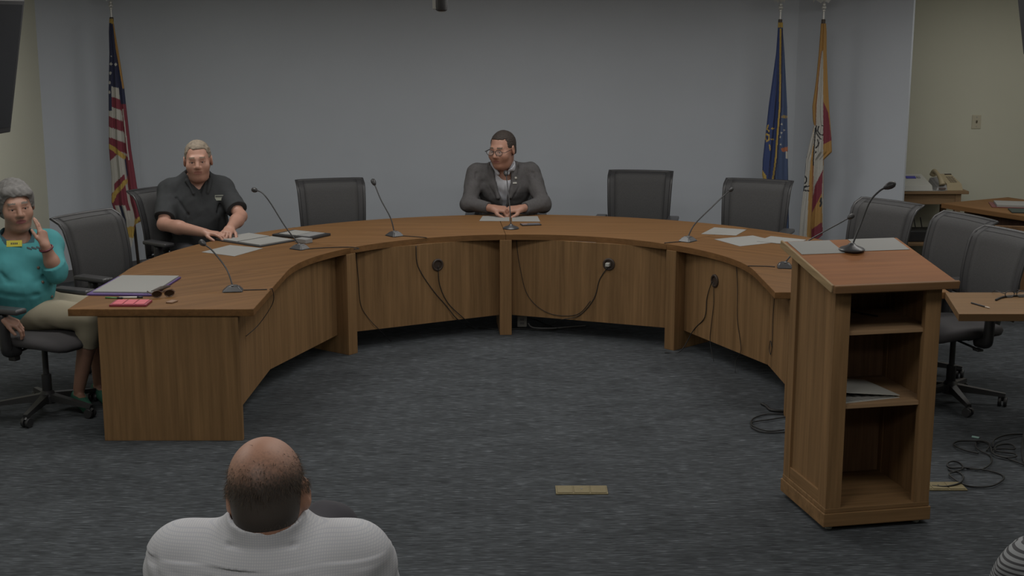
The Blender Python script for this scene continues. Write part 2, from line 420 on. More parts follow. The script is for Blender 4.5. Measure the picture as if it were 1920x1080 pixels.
k1 = cn(1, 10, 100, 2, .36, .66, .68, 1.3); k2 = cn(1, 13, 150, 1, .61, .66, 1.0, 2.0); k3 = cn(1, 2.5, 6, 2, .3, .7, .85, 1.15); k4 = cn(1, 10, 140, 1, .33, .38, .6, 1.0)
nt.links.new(mulc(mulc(mulc(mulc(base.outputs[0], k1), k2), k3), k4), bs.inputs['Base Color'])
struct('floor', box(B(), (-4.2, -2.2, -.05), (5.8, 12.6, 0)), mc)
struct('ceiling', box(B(), (-4.2, -2.2, 2.75), (5.8, 12.6, 2.85)), M_ceil)
wallseg('wall_back', (-3.36, 12.1), (2.53, 12.1), M_wall, .5)
wallseg('wall_back_left', (-3.98, 11.45), (-3.36, 12.1), M_wall, .3)
wallseg('wall_back_right', (2.53, 12.1), (3.335, 11.4), M_wall, .03)
wallseg('wall_left', (-3.98, -2.0), (-3.98, 11.45), M_cream, .2)
wallseg('wall_right_back', (3.0, 12.36), (5.6, 12.36), M_cream, .2)
wallseg('wall_right', (5.6, 12.4), (5.6, -2.0), M_cream, .2)
wallseg('wall_front', (5.7, -2.0), (-4.1, -2.0), M_cream, .2)
wallseg('baseboard_back', (-3.355, 12.1), (2.525, 12.1), M_base, .012, 0, .1, -1)
wallseg('baseboard_left', (-3.97, 11.45), (-3.36, 12.088), M_base, .012, 0, .1, -1)
wallseg('baseboard_right', (2.53, 12.088), (3.33, 11.392), M_base, .012, 0, .1, -1)
wallseg('baseboard_right_back', (3.1, 12.36), (5.59, 12.36), M_base, .012, 0, .1, -1)

# light switch
sw = thing('light_switch', 'cream light switch plate on the cream wall above the telephone stand', 'light switch', (4.25, 12.36, 1.33))
obj('switch_plate', box(B(), (-.041, -.007, -.062), (.041, 0, .062), .003), mat('switch_ivory', (.47, .44, .34), .4), sw)
obj('toggle', hexa(B(), [(-.006, -.009, -.012), (.006, -.009, -.012), (.006, -.006, -.012), (-.006, -.006, -.012)], [(-.005, -.024, .014), (.005, -.024, .014), (.005, -.007, .014), (-.005, -.007, .014)]), mat('toggle_shade', (.16, .14, .10), .4), sw)
for z in (-.042, .042): obj('screw', box(B(), (-.004, -.0085, z-.004), (.004, -.006, z+.004), .001), M_grey, sw)

# ------------------------------------------------------------------ the horseshoe council desk
CX, CY, RI, RO, YE = .055, 8.10, 1.437, 2.43, 7.02
desk = thing('council_desk', 'large horseshoe-shaped oak council desk with curved front and end panel', 'desk', (CX, CY, 0))
def ring(a0, a1, r0, r1, n):
    A = [math.radians(a0+(a1-a0)*i/n) for i in range(n+1)]
    return [(r0*math.cos(a), r0*math.sin(a)) for a in A]+[(r1*math.cos(a), r1*math.sin(a)) for a in A[::-1]]
g = .0012
for i, (a0, a1) in enumerate(((0, 45.5), (45.5, 94), (94, 143), (143, 180))):
    mid = (a0+a1)/2-90
    mt = M_oak_top if i in (1, 2) else wood('oak_tabletop_wedge', (.170, .086, .033), 'x', rot=R((-38, 38)[i > 1]), rough=.42, dark=.76)
    obj('desktop_segment', prism(B(), ring(a0+.04, a1-.04, RI, RO, 24), .70, .74, .004), mt, desk, True, 30)
for s in (-1, 1):
    ye = YE-CY if s < 0 else 7.47-CY
    pts = [(s*RI, -.001), (s*RO, -.001), (s*RO, ye), (s*RI, ye)]
    obj('desktop_arm', prism(B(), pts, .70, .74, .004), wood('oak_tabletop_arm', (.170, .086, .033), 'x', rot=R(-s*40), rough=.42, dark=.72), desk)
    x0, x1 = s*(RI+.088), s*(RO-.15)
    ep = obj('end_panel', box(B(), (min(x0, x1), ye+.015, 0), (max(x0, x1), ye+.055, .70), .003), M_oak_v, desk)
RP = 1.555
def P2(a, r=RP): return Vector((r*math.cos(R(a)), r*math.sin(R(a))))
chain = [Vector((1.575, 7.47-CY+.06)), P2(3), P2(43.6), P2(94), P2(143), P2(181), Vector((-1.575, YE-CY+.06))]
for a, c in zip(chain, chain[1:]):
    d = (c-a).normalized(); n = Vector((d.y, -d.x))*.02
    if n.dot(a) < 0: n = -n
    obj('modesty_panel', prism(B(), [a+d*.002, c-d*.002, c-d*.002+n, a+d*.002+n], .128, .70), wood('oak_modesty', OAK, 'z'), desk)
for a in (43.6, 94, 143):
    er = Vector((math.cos(R(a)), math.sin(R(a)), 0)); et = Vector((-er.y, er.x, 0))
    Mx = Matrix((( er.x, et.x, 0, 0), (er.y, et.y, 0, 0), (0, 0, 1, 0), (0, 0, 0, 1)))
    obj('support_post', box(B(), (1.432, -.043, 0), (1.86, .043, .70), .003, Mx), M_oak_v, desk)
    # grommets sit in the panels between posts
def grommet(px, pz, a, c, tt):
    p = chain[a].lerp(chain[c], tt); d = (chain[c]-chain[a]).normalized(); n = Vector((d.y, -d.x))
    if n.dot(p) < 0: n = -n
    T = Matrix.Rotation(math.atan2(-n.y, -n.x)-R(90)+R(180), 4, 'Z') @ Matrix.Rotation(R(90), 4, 'X')
    b = B(); lathe(b, [(.044, 0), (.044, .008), (.037, .012), (.030, .010), (.028, .002)], 24, M=T, c=(p.x, p.y, pz))
    o = obj('cable_grommet', b, M_dark, desk, True, 40); return p, n
G1 = grommet(0, .545, 3, 4, .42); G2 = grommet(0, .555, 2, 3, .40); G3 = grommet(0, .55, 1, 2, .60)

def cable(name, pts, label, r=.0032, m=M_cord, sm=6, group=None, cat='cable', flat=1):
    o0 = Vector(pts[0]); b = tube(B(), [Vector(p)-o0 for p in pts], r, 6, sm, flat=flat)
    o = obj(name, b, m, None, True); o.location = o0; return tagp(o, label, cat, group)
def onp(a, c, tt, z, off=.006):   # point on the face of a modesty panel
    p = chain[a].lerp(chain[c], tt); d = (chain[c]-chain[a]).normalized(); n = Vector((-d.y, d.x))
    if n.dot(p) > 0: n = -n
    q = p+n*off; return (CX+q.x, CY+q.y, z)
GL = 'thin black cables hanging down the inner desk panels'
cable('hanging_cable', [onp(3, 4, .42, .54, .012), onp(3, 4, .41, .40), onp(3, 4, .36, .26), onp(3, 4, .26, .13), (onp(3, 4, .22, 0)[0], 9.62, .05), (-.35, 9.75, .006)], 'black cable dropping from the round grommet left of the centre desk post', group=GL)
cable('hanging_cable', [onp(3, 4, .55, .695), onp(3, 4, .54, .55), onp(3, 4, .46, .38), onp(3, 4, .37, .24), onp(3, 4, .30, .13), (-.28, 9.7, .006)], 'thin black cable crossing the panel behind the cable of the left grommet', group=GL)
cable('hanging_cable', [onp(2, 3, .40, .54, .012), onp(2, 3, .45, .44), onp(2, 3, .48, .30), onp(2, 3, .56, .17), onp(2, 3, .66, .125), (.27, 9.75, .02), (.15, 9.8, .006)], 'black cable curving down from the white plug right of the centre desk post', group=GL)
cable('hanging_cable', [onp(2, 3, .93, .695), onp(2, 3, .91, .50), onp(2, 3, .86, .28), onp(2, 3, .74, .165), onp(2, 3, .58, .17), onp(2, 3, .50, .28)], 'thin black cable sagging across the panel just right of the centre desk post', r=.0022, group=GL)
cable('hanging_cable', [onp(4, 5, .12, .695), onp(4, 5, .10, .5), onp(3, 4, .93, .3), onp(3, 4, .80, .15), onp(3, 4, .74, .128)], 'thin black cable behind the left desk post', r=.0022, group=GL) if False else None
cable('hanging_cable', [onp(3, 4, .90, .695), onp(3, 4, .89, .5), onp(3, 4, .88, .32), onp(3, 4, .84, .22), onp(3, 4, .78, .13), (-.86, 9.3, .006)], 'thin black cable hanging just right of the left desk post', r=.0022, group=GL)
cable('hanging_cable', [onp(1, 2, .62, .54, .012), onp(1, 2, .68, .42), onp(1, 2, .70, .28), onp(1, 2, .83, .16), (1.16, 9.0, .01), (1.05, 8.98, .006)], 'black cable looping from the grommet right of the right desk post to the floor', group=GL)
cable('hanging_cable', [onp(1, 2, .60, .54, .012), onp(1, 2, .60, .4), onp(1, 2, .62, .25), onp(1, 2, .63, .13), (1.35, 8.72, .01)], 'thin black cable falling straight below the grommet right of the right post', r=.0022, group=GL)
cable('hanging_cable', [onp(1, 2, .36, .695), onp(1, 2, .34, .55), onp(1, 2, .33, .35), onp(1, 2, .28, .16), (1.46, 8.5, .08), (1.45, 8.45, .006)], 'thin black cable hanging halfway between the right post and the lectern', r=.0022, group=GL)
cable('hanging_cable', [onp(0, 1, .80, .60), onp(0, 1, .83, .45), onp(0, 1, .82, .30), onp(0, 1, .86, .22), onp(0, 1, .93, .24), onp(0, 1, .90, .30), onp(0, 1, .83, .27)], 'thin black cable ending in a small loop beside the lectern edge', r=.0022, group=GL)
cable('desk_cable', [(CX-1.44, 7.52, .7445), (CX-1.425, 7.53, .744), (CX-1.43, 7.56, .66), (CX-1.50, 7.5, .55), (CX-1.56, 7.4, .5)], 'short black cord over the inner edge of the left desk arm', r=.0022, group=GL)
# plug in the right grommet
p, n = G2; o = obj('network_plug', box(B(), (-.014, -.02, -.012), (.014, .02, .012), .003), M_white); o.location = (CX+p.x-n.x*.03, CY+p.y-n.y*.03, .556)
o.rotation_euler = (0, 0, math.atan2(n.y, n.x)+R(90)); tagp(o, 'small white plug in the round grommet right of the centre desk post', 'plug')
# floor power box under the desk
pb = thing('power_box', 'white floor power box under the desk right of the centre post', 'power box', (.075, 9.82, 0))
obj('housing', box(B(), (-.036, -.04, 0), (.036, .04, .09), .008), M_white, pb); b = B()
for z in (.03, .06): box(b, (-.016, -.042, z-.009), (.016, -.039, z+.009), .002)
obj('socket', b, M_grey, pb)
cable('floor_cable', [(.12, 9.78, .03), (.16, 9.74, .006), (.30, 9.72, .006), (.42, 9.76, .006), (.55, 9.80, .006)], 'grey cable lying on the carpet right of the floor power box', .005, M_grey)
cable('floor_cable', [(.11, 9.85, .06), (.18, 9.90, .03), (.26, 9.84, .006), (.34, 9.70, .006), (.22, 9.66, .006), (.08, 9.70, .006), (-.1, 9.68, .006), (-.25, 9.74, .006)], 'black cable in front of the floor power box under the desk', .005)

# ------------------------------------------------------------------ lectern
lx = thing('lectern', 'oak lectern with sloping top and open shelves facing the room', 'lectern', (1.403, 5.712, 0), R(11.3))
LW, LD = .507, .485
def ztop(y): return 1.118+(y)*.178
Mv = wood('oak_lectern_side', OAK, 'z'); Mh = wood('oak_lectern_rail', OAK, 'x')
def sidepanel(x0, x1, y0, y1, z0, inset=0):
    return hexa(B(), [(x0, y0, z0), (x1, y0, z0), (x1, y1, z0), (x0, y1, z0)], [(x0, y0, ztop(y0)), (x1, y0, ztop(y0)), (x1, y1, ztop(y1)), (x0, y1, ztop(y1))])
def faceup(y0, y1, x0, x1): return sidepanel(x0, x1, y0, y1, .10)
obj('side_panel', sidepanel(.014, .030, .06, LD-.05, .10), Mv, lx)
obj('side_panel', sidepanel(LW-.030, LW-.014, .06, LD-.05, .10), Mv, lx)
obj('back_panel', sidepanel(.02, LW-.02, LD-.03, LD-.012, .10), wood('oak_lectern_back', (.25, .15, .085), 'z'), lx)
for x0, x1 in ((.002, .075), (LW-.075, LW-.002)):
    obj('corner_stile', faceup(.0, .03, x0, x1), Mv, lx)
for x0, x1 in ((.0, .034), (LW-.034, LW)):
    obj('side_stile', faceup(.03, .085, x0+(.002 if x0 == 0 else 0), x1), Mv, lx)
    obj('side_stile', faceup(LD-.07, LD, x0+(.002 if x0 == 0 else 0), x1), Mv, lx)
obj('top_rail', box(B(), (.075, .002, 1.088), (LW-.075, .028, 1.12), .002), Mh, lx)
obj('base_moulding', box(box(B(), (-.007, -.007, .022), (LW+.007, LD+.007, .085), .004), (-.001, -.001, .085), (LW+.001, LD+.001, .108), .004), Mh, lx)
for x0, x1 in ((.004, .028), (LW-.028, LW-.004)): obj('side_rail', box(B(), (x0, .06, .108), (x1, LD-.05, .165), .003), wood('oak_side_rail', OAK, 'y'), lx)
for z in (.90, .565):
    obj('shelf', box(B(), (.03, .012, z), (LW-.03, LD-.03, z+.019), .002), wood('oak_shelf', (.30, .19, .105), 'x'), lx)
for x, y in ((.04, .04), (LW-.04, .04), (.04, LD-.04), (LW-.04, LD-.04)): obj('glide', lathe(B(), [(.016, 0), (.018, .008), (.012, .024)], 14, (x, y, 0)), M_white, lx, True, 40)
# sloping top
sl = math.atan(.178); Tt = Matrix.Translation((LW/2, -.058, 1.126)) @ Matrix.Rotation(sl, 4, 'X')
TW = .288
obj('lectern_top', box(B(), (-TW, 0, -.014), (TW, .585, .012), .003, Tt), M_oak_lect, lx)
obj('front_lip', box(B(), (-TW-.004, -.018, -.016), (TW+.004, 0.0, .020), .004, Tt), wood('oak_lip', (.22, .12, .058), 'x'), lx)
obj('side_lip', box(B(), (-TW-.012, 0, -.016), (-TW, .585, .018), .003, Tt), wood('oak_lip_side', (.34, .24, .13), 'y'), lx)
def on_top(x, y, z=.0125):  # lectern-top coordinates -> world
    M = Matrix.Translation((1.403, 5.712, 0)) @ Matrix.Rotation(R(11.3), 4, 'Z') @ Tt
    return M @ Vector((x, y, z)), M
def sheet(name, label, corners, z=.0, th=.0015, m=M_paper, cat='paper', group=None, parent=None):
    c = sum((Vector((*p[:2], 0)) for p in corners), Vector())/4; c.z = z
    b = prism(B(), [(p[0]-c.x, p[1]-c.y) for p in corners], 0, th)
    o = obj(name, b, m); o.location = c; return tagp(o, label, cat, group)
GP = 'loose papers on the lectern top'
for (x0, y0, x1, y1, lab) in ((-.27, .40, -.06, .575, 'white sheet at the upper left of the lectern top'), (.035, .415, .27, .58, 'white sheet at the upper right of the lectern top')):
    p, M = on_top((x0+x1)/2, (y0+y1)/2); b = box(B(), (-(x1-x0)/2, -(y1-y0)/2, 0), ((x1-x0)/2, (y1-y0)/2, .0015))
    o = obj('paper_sheet', b, M_paper); o.location = p; o.rotation_euler = M.to_euler(); tagp(o, lab, 'paper', GP)
# things on the lectern shelves
def in_lect(x, y, z): return Matrix.Translation((1.403, 5.712, 0)) @ Matrix.Rotation(R(11.3), 4, 'Z') @ Vector((x, y, z))
bn = thing('binder', 'grey-white ring binder lying on the middle lectern shelf', 'binder', in_lect(.20, .20, .584), R(11.3+8))
obj('lower_cover', box(B(), (-.14, -.15, 0), (.15, .13, .003)), M_white, bn)
obj('page_block', hexa(B(), [(-.13, -.14, .0035), (.13, -.14, .0035), (.13, .12, .0035), (-.13, .12, .0035)], [(-.13, -.14, .026), (.13, -.14, .008), (.13, .12, .008), (-.13, .12, .026)]), stripes('page_edges', (.35, .35, .33), (.12, .12, .12), 300, 'z'), bn)
obj('upper_cover', hexa(B(), [(-.14, -.15, .05), (.15, -.15, .010), (.15, .13, .010), (-.14, .13, .05)], [(-.14, -.15, .053), (.15, -.15, .013), (.15, .13, .013), (-.14, .13, .053)]), M_white, bn)
obj('spine', box(B(), (-.144, -.15, 0), (-.14, .13, .053)), M_white, bn)
pts = [in_lect(*p) for p in ((.12, .40, 1.10), (.17, .36, 1.08), (.22, .34, 1.03), (.23, .36, .95), (.27, .33, .928), (.33, .25, .925))]
cable('lectern_cable', pts, 'black cable hanging inside the top compartment of the lectern', .004)
cable('lectern_cable', [in_lect(*p) for p in ((.24, .44, .555), (.235, .445, .48), (.18, .44, .36), (.10, .40, .22), (.09, .36, .13), (.11, .30, .118))], 'black cable running down the bottom compartment of the lectern', .003)
cable('lectern_cable', [in_lect(*p) for p in ((.24, .448, .895), (.243, .448, .78), (.235, .446, .66), (.23, .44, .60))], 'black cable running down the middle compartment of the lectern', .003)
o = obj('paper_tag', box(B(), (-.012, -.001, -.03), (.012, .001, .03), .0005), M_white); o.location = in_lect(.165, .33, 1.02); tagp(o, 'small white tag hanging in the top compartment of the lectern', 'tag')

# ------------------------------------------------------------------ gooseneck microphones
def mic(base, pts, label, yaw=0, r=.0045, parent_cable=None, bs=1.0, kind='wedge'):
    """pts: neck points relative to the base, the last one is the head"""
    t = thing('gooseneck_microphone', label, 'microphone', base, 0, 'gooseneck microphones on the council desk and lectern')
    b = B(); T = Matrix.Rotation(R(yaw), 4, 'Z')
    if kind == 'wedge':
        hexa(b, [T @ Vector(v) for v in ((-.062*bs, -.05, 0), (.062*bs, -.05, 0), (.062*bs, .05, 0), (-.062*bs, .05, 0))],
             [T @ Vector(v) for v in ((-.022*bs, -.022, .034), (.03*bs, -.022, .034), (.03*bs, .03, .034), (-.022*bs, .03, .034))])
        bmesh.ops.bevel(b, geom=b.edges[:], offset=.007, segments=2, affect='EDGES')
    else:
        lathe(b, [(.058, 0), (.060, .006), (.052, .014), (.022, .024), (.010, .036)], 24)
    obj('base', b, M_blackm, t, True, 35)
    P = catmull([Vector(p) for p in pts], 8); h = P[-1]; d = (P[-1]-P[-3]).normalized()
    obj('gooseneck', tube(B(), P, r, 8), M_black, t, True)
    b = B(); tube(b, [h-d*.012, h+d*.004, h+d*.02, h+d*.036, h+d*.046], [.007, .015, .018, .016, .006], 12); obj('mic_head', b, M_black, t, True)
    obj('mute_button', box(B(), (-.008, -.02, .033), (.008, -.006, .0375), .002), M_grey, t) if kind == 'wedge' else None
    return t
Zt = .74
def ax(px, py, Y):   # helper used only to convert measured sight lines to a place in the room
    f = 2520; pt = math.atan(508/2520); dx = (px-960)/f; dy = -(py-540)/f
    d = (dx, math.cos(pt)+dy*math.sin(pt), -math.sin(pt)+dy*math.cos(pt)); t = Y/d[1]; return Vector((d[0]*t, Y, 2.27+d[2]*t))
def neck(base, mids): b = Vector(base); return [(0, 0, .03)]+[tuple(ax(*m)-b) for m in mids]
b0 = (-1.59, 7.50, Zt); mic(b0, neck(b0, [(425, 505, 7.56), (400, 472, 7.66), (383, 458, 7.72)]), 'gooseneck microphone nearest the open end of the left desk arm', 8)
b0 = (-1.43, 8.92, Zt); mic(b0, neck(b0, [(535, 425, 8.96), (508, 382, 9.02), (492, 362, 9.08), (480, 357, 9.14)]), 'gooseneck microphone between the man in the polo and the empty chair beside him', -35)
b0 = (-.84, 9.47, Zt); mic(b0, neck(b0, [(732, 408, 9.5), (715, 376, 9.56), (705, 352, 9.62), (702, 345, 9.64)]), 'gooseneck microphone beside the first empty chair left of the centre man', -50)
b0 = (-.008, 9.80, Zt); mic(b0, neck(b0, [(956, 390, 9.85), (952, 350, 9.95), (949, 328, 10.05)]), 'gooseneck microphone on a round base in front of the man in the grey blazer', 0, .004, kind='round')
b0 = (1.225, 9.24, Zt); mic(b0, neck(b0, [(1303, 420, 9.3), (1335, 388, 9.42), (1358, 366, 9.54), (1368, 357, 9.6)]), 'gooseneck microphone in front of the two empty chairs right of the centre man', 50)
b0 = (1.70, 8.24, Zt); mic(b0, neck(b0, [(1500, 462, 8.3), (1540, 437, 8.42), (1575, 418, 8.55), (1592, 408, 8.6)]), 'gooseneck microphone on the desk arm just behind the lectern', 80)
p, _ = on_top(-.012, .432); mic(tuple(p), [(0, 0, .02), tuple(ax(1612, 425, 6.17)-p), tuple(ax(1630, 380, 6.19)-p), tuple(ax(1648, 359, 6.2)-p), tuple(ax(1662, 351, 6.2)-p)], 'gooseneck microphone standing on the lectern top', 0, kind='round')
GC = 'microphone cords on the council desk'
for pts, lab in (([(-1.53, 7.51, .744), (-1.47, 7.52, .744), (-1.40, 7.53, .744)], 'cord of the microphone nearest the end of the left arm'),
                 ([(-1.37, 8.9, .744), (-1.25, 8.95, .744), (-1.1, 8.97, .744), (-1.03, 8.92, .744), (-1.06, 8.88, .744)], 'cord of the microphone beside the man in the black polo'),
                 ([(-.78, 9.45, .744), (-.7, 9.42, .744), (-.62, 9.38, .744), (-.60, 9.35, .744)], 'cord of the microphone left of the centre man'),
                 ([(1.17, 9.2, .744), (1.10, 9.17, .744), (1.05, 9.14, .744)], 'cord of the microphone right of the centre man'),
                 ([(1.64, 8.24, .744), (1.58, 8.26, .744), (1.49, 8.27, .744), (1.475, 8.27, .744)], 'cord of the microphone just behind the lectern')):
    cable('microphone_cord', pts, lab, .003, group=GC)

# ------------------------------------------------------------------ task chairs
def make_chair(name, label, group=None):
    t = thing(name, label, 'chair', group=group)      # origin on the floor under the gas column, the sitter looks along +Y
    # seat
    b = B(); n = 28; rings = []
    for (k, z) in ((.02, .430), (.80, .428), (.97, .440), (1.0, .462), (.97, .482), (.85, .493), (.5, .496), (.02, .492)):
        ring = []
        for i in range(n):
            a = 2*math.pi*i/n; c, s = math.cos(a), math.sin(a)
            x = .255*k*abs(c)**.62*(1 if c > 0 else -1); y = .245*k*abs(s)**.62*(1 if s > 0 else -1)
            dz = -.045*max(0, (y-.10)/.145)**2 + .012*(abs(x)/.25)**2
            ring.append(b.verts.new((x, y+.01, z+dz)))
        rings.append(ring)
    for A, C in zip(rings, rings[1:]):
        for i in range(n): b.faces.new((A[i], A[(i+1) % n], C[(i+1) % n], C[i]))
    b.faces.new(rings[0][::-1]); b.faces.new(rings[-1]); obj('seat', b, M_seat, t, True)
    # back: a curved panel whose top edge rolls away from the sitter
    def bp(u, v):   # u -1..1, v 0..1
        w = .238+.022*v; x = u*w; z = .535+.485*v
        y = -.245-.09*v+.028*u*u-.075*max(0, (v-.86)/.14)**2+.03*math.sin(v*3.1)
        z -= .006*max(0, (v-.86)/.14)**2
        return Vector((x, y, z))
    def panel(u0, u1, v0, v1, th, nu, nv, off=0):
        b = B(); F1 = [[b.verts.new(bp(u0+(u1-u0)*i/nu, v0+(v1-v0)*j/nv)+Vector((0, off, 0))) for i in range(nu+1)] for j in range(nv+1)]
        F2 = [[b.verts.new(v.co+Vector((0, -th, 0))) for v in r] for r in F1]
        for j in range(nv):
            for i in range(nu):
                b.faces.new((F1[j][i], F1[j][i+1], F1[j+1][i+1], F1[j+1][i])); b.faces.new((F2[j][i], F2[j+1][i], F2[j+1][i+1], F2[j][i+1]))
        for j in range(nv):
            b.faces.new((F1[j][0], F1[j+1][0], F2[j+1][0], F2[j][0])); b.faces.new((F1[j][nu], F2[j][nu], F2[j+1][nu], F1[j+1][nu]))
        for i in range(nu):
            b.faces.new((F1[0][i], F2[0][i], F2[0][i+1], F1[0][i+1])); b.faces.new((F1[nv][i], F1[nv][i+1], F2[nv][i+1], F2[nv][i]))
        return b
    bk_ = obj('backrest', panel(-.80, .80, .04, .95, .012, 12, 20), M_mesh, t, True)
    for a_ in ((-.985, -.80, .0, .995), (.80, .985, .0, .995)): obj('side_band', panel(*a_, .016, 3, 20), M_band, t, True)
    obj('top_band', panel(-.80, .80, .95, .995, .016, 12, 4), M_band, t, True)
    edge = [bp(-1, v/14) for v in range(15)]+[bp(u/6, 1) for u in range(-5, 6)]+[bp(1, 1-v/14) for v in range(15)]+[bp(-u/6, 0) for u in range(-5, 6)]
    obj('back_frame', tube(B(), [p+Vector((0, -.004, 0)) for p in edge], .0085, 8, closed=True, flat=1.4), M_black, t, True)
    b = tube(B(), [(0, -.10, .40), (0, -.25, .41), (0, -.305, .47), (0, -.315, .60), (0, -.325, .78)], [.03, .03, .026, .022, .016], 10, 5)
    box(b, (-.17, -.318, .70), (.17, -.298, .74), .008); obj('back_spine', b, M_black, t, True, 40)
    for s in (-1, 1):
        b = tube(B(), [(s*.20, .0, .425), (s*.275, -.01, .43), (s*.292, -.01, .48), (s*.292, -.015, .655)], [.024, .026, .026, .024], 10, 5, flat=1.4)
        a = obj('armrest', b, M_black, t, True)
        b = B(); box(b, (s*.292-.045, -.14, .655), (s*.292+.045, .12, .685), .013, seg=3); obj('arm_pad', b, M_blackm, a, True, 50)
    b = B(); lathe(b, [(.024, .07), (.028, .075), (.028, .23), (.017, .235), (.017, .40), (.05, .41), (.05, .43)], 18)
    box(b, (-.09, -.11, .395), (.09, .12, .432), .012); obj('gas_column', b, M_black, t, True, 40)
    b = tube(B(), [(-.08, .03, .40), (-.20, .035, .395), (-.26, .035, .39)], .007, 8); box(b, (-.29, .015, .382), (-.24, .055, .396), .005)
    obj('control_lever', b, M_black, t, True, 40); b = tube(B(), [(.08, -.03, .41), (.20, -.03, .40)], .007, 8); box(b, (.19, -.055, .36), (.235, -.005, .41), .008); obj('tension_knob', b, M_black, t, True, 40)
    b = B(); lathe(b, [(.05, .06), (.052, .105), (.035, .13), (.03, .135)], 18)
    for i in range(5):
        a = R(72*i+90); c, s = math.cos(a), math.sin(a); T = Matrix(((c, -s, 0, 0), (s, c, 0, 0), (0, 0, 1, 0), (0, 0, 0, 1)))
        hexa(b, [T @ Vector(v) for v in ((.03, -.026, .075), (.03, .026, .075), (.31, .016, .058), (.31, -.016, .058))][::1],
             [T @ Vector(v) for v in ((.03, -.022, .118), (.03, .022, .118), (.315, .012, .078), (.315, -.012, .078))])
    obj('star_base', b, M_black, t, True, 35)
    for i in range(5):
        a = R(72*i+90); cx_, cy_ = .30*math.cos(a), .30*math.sin(a); b = B()
        T = Matrix.Rotation(R(90), 4, 'X'); Tz = Matrix.Rotation(a+.7*i, 4, 'Z')
        for o in (-.016, .016):
            lathe(b, [(.012, -.009), (.026, -.009), (.028, -.004), (.028, .004), (.026, .009), (.012, .009)], 16, (cx_-math.sin(a+.7*i)*o, cy_+math.cos(a+.7*i)*o, .0282), Tz @ T)
        lathe(b, [(.006, .03), (.006, .066)], 8, (cx_, cy_, 0)); tube(b, [(cx_-.02*math.cos(a), cy_-.02*math.sin(a), .045), (cx_, cy_, .061), (cx_+.02*math.cos(a), cy_+.02*math.sin(a), .045)], .011, 8)
        obj('caster', b, M_black, t, True, 40)
    return t
chair0 = make_chair('task_chair', 'black task chair whose seat and armrests carry the woman in teal')
chair0.location = (-2.715, 7.58, 0); chair0.rotation_euler = (0, 0, R(-112))
# rz: angle by which the sitter's forward (+Y) is turned
for (x, y, rz, lab) in (
        (-2.46, 8.48, -119, 'empty black mesh-back task chair between the woman in teal and the striped flag'),
        (-2.36, 9.78, -128, 'black mesh-back task chair carrying the man in the black polo shirt'),
        (-1.335, 10.19, -164, 'empty black task chair between the man in the polo and the man in the blazer'),
        (-.05, 10.98, 180, 'black task chair hidden behind the man in the grey blazer'),
        (1.005, 10.76, 170, 'empty black task chair first to the right of the man in the blazer'),
        (1.80, 10.16, 158, 'empty black task chair directly in front of the blue flag'),
        (2.33, 9.03, 127, 'empty black task chair seen behind the gooseneck microphone of the lectern'),
        (2.58, 8.42, 110, 'empty black task chair between the telephone stand and the lectern'),
        (2.63, 7.79, 110, 'empty black task chair behind the side table, nearest the right edge')):
    dup(chair0, (x, y, 0), R(rz), lab, 'black mesh-back task chairs around the council desk')
chair0['group'] = 'black mesh-back task chairs around the council desk'

# ------------------------------------------------------------------ tables on the right
tb = thing('side_table', 'light oak side table at the right edge beside the lectern', 'table', (2.35, 6.90, 0))
obj('tabletop', prism(B(), [(0, 0), (1.65, 0), (1.65, .565), (.107, .565)], .70, .74, .003), wood('oak_side_table', (.165, .098, .048), 'x', rough=.4, dark=.88), tb)
obj('apron', box(B(), (.14, .42, .62), (1.60, .45, .70), .002), M_oak_h, tb)
for x, y in ((1.55, .05), (1.55, .45)): obj('leg', box(B(), (x, y, 0), (x+.05, y+.05, .70), .004), M_oak_v, tb)
pn = thing('pen', 'dark pen lying on the side table beside the lectern', 'pen', (2.53, 7.09, .7445), R(-68))
b = B(); tube(b, [(-.075, 0, 0), (.035, 0, 0)], .0045, 8); obj('barrel', b, M_black, pn, True)
b = B(); tube(b, [(.035, 0, 0), (.06, 0, 0), (.072, 0, 0)], [.0045, .004, .001], 8); obj('tip', b, mat('pen_clear', (.5, .42, .35), .3), pn, True)
gl = thing('eyeglasses', 'dark framed eyeglasses lying on the side table at the right edge of the photo', 'eyeglasses', (2.80, 7.32, .74), R(8))
def glasses_parts(parent, M=None, sunglass=False, w=.135, fm=M_black):
    M = M or Matrix.Identity(4)
    for s in (-1, 1):
        ring = [M @ Vector((s*.034+.027*math.cos(a), 0, .020+.019*math.sin(a))) for a in [2*math.pi*i/20 for i in range(20)]]
        rim = obj('rim', tube(B(), ring, .0024, 6, closed=True), fm, parent, True)
        b = B(); b.faces.new([b.verts.new(p) for p in ring]); bmesh.ops.solidify(b, geom=b.faces[:], thickness=.0012)
        lm = mat('lens_tint' if sunglass else 'lens', (.05, .03, .02) if sunglass else (.9, .9, .9), .1)
        if not sunglass: lm.node_tree.nodes['Principled BSDF'].inputs['Alpha'].default_value = .10
        obj('lens', b, lm, rim)
        obj('temple', tube(B(), [M @ Vector(v) for v in ((s*.061, 0, .024), (s*w/2, .01, .024), (s*w/2, .10, .022), (s*w/2, .135, .004))], .0022, 6), fm, parent, True)
    obj('bridge', tube(B(), [M @ Vector(v) for v in ((-.009, 0, .026), (0, -.002, .03), (.009, 0, .026))], .0024, 6, 3), fm, parent, True)
glasses_parts(gl)
cable('table_cord', [(2.66, 7.23, .746), (2.72, 7.30, .746), (2.80, 7.34, .746), (3.0, 7.36, .746), (3.4, 7.33, .746)], 'black cord lying on the side table at the right edge of the photo', .006)

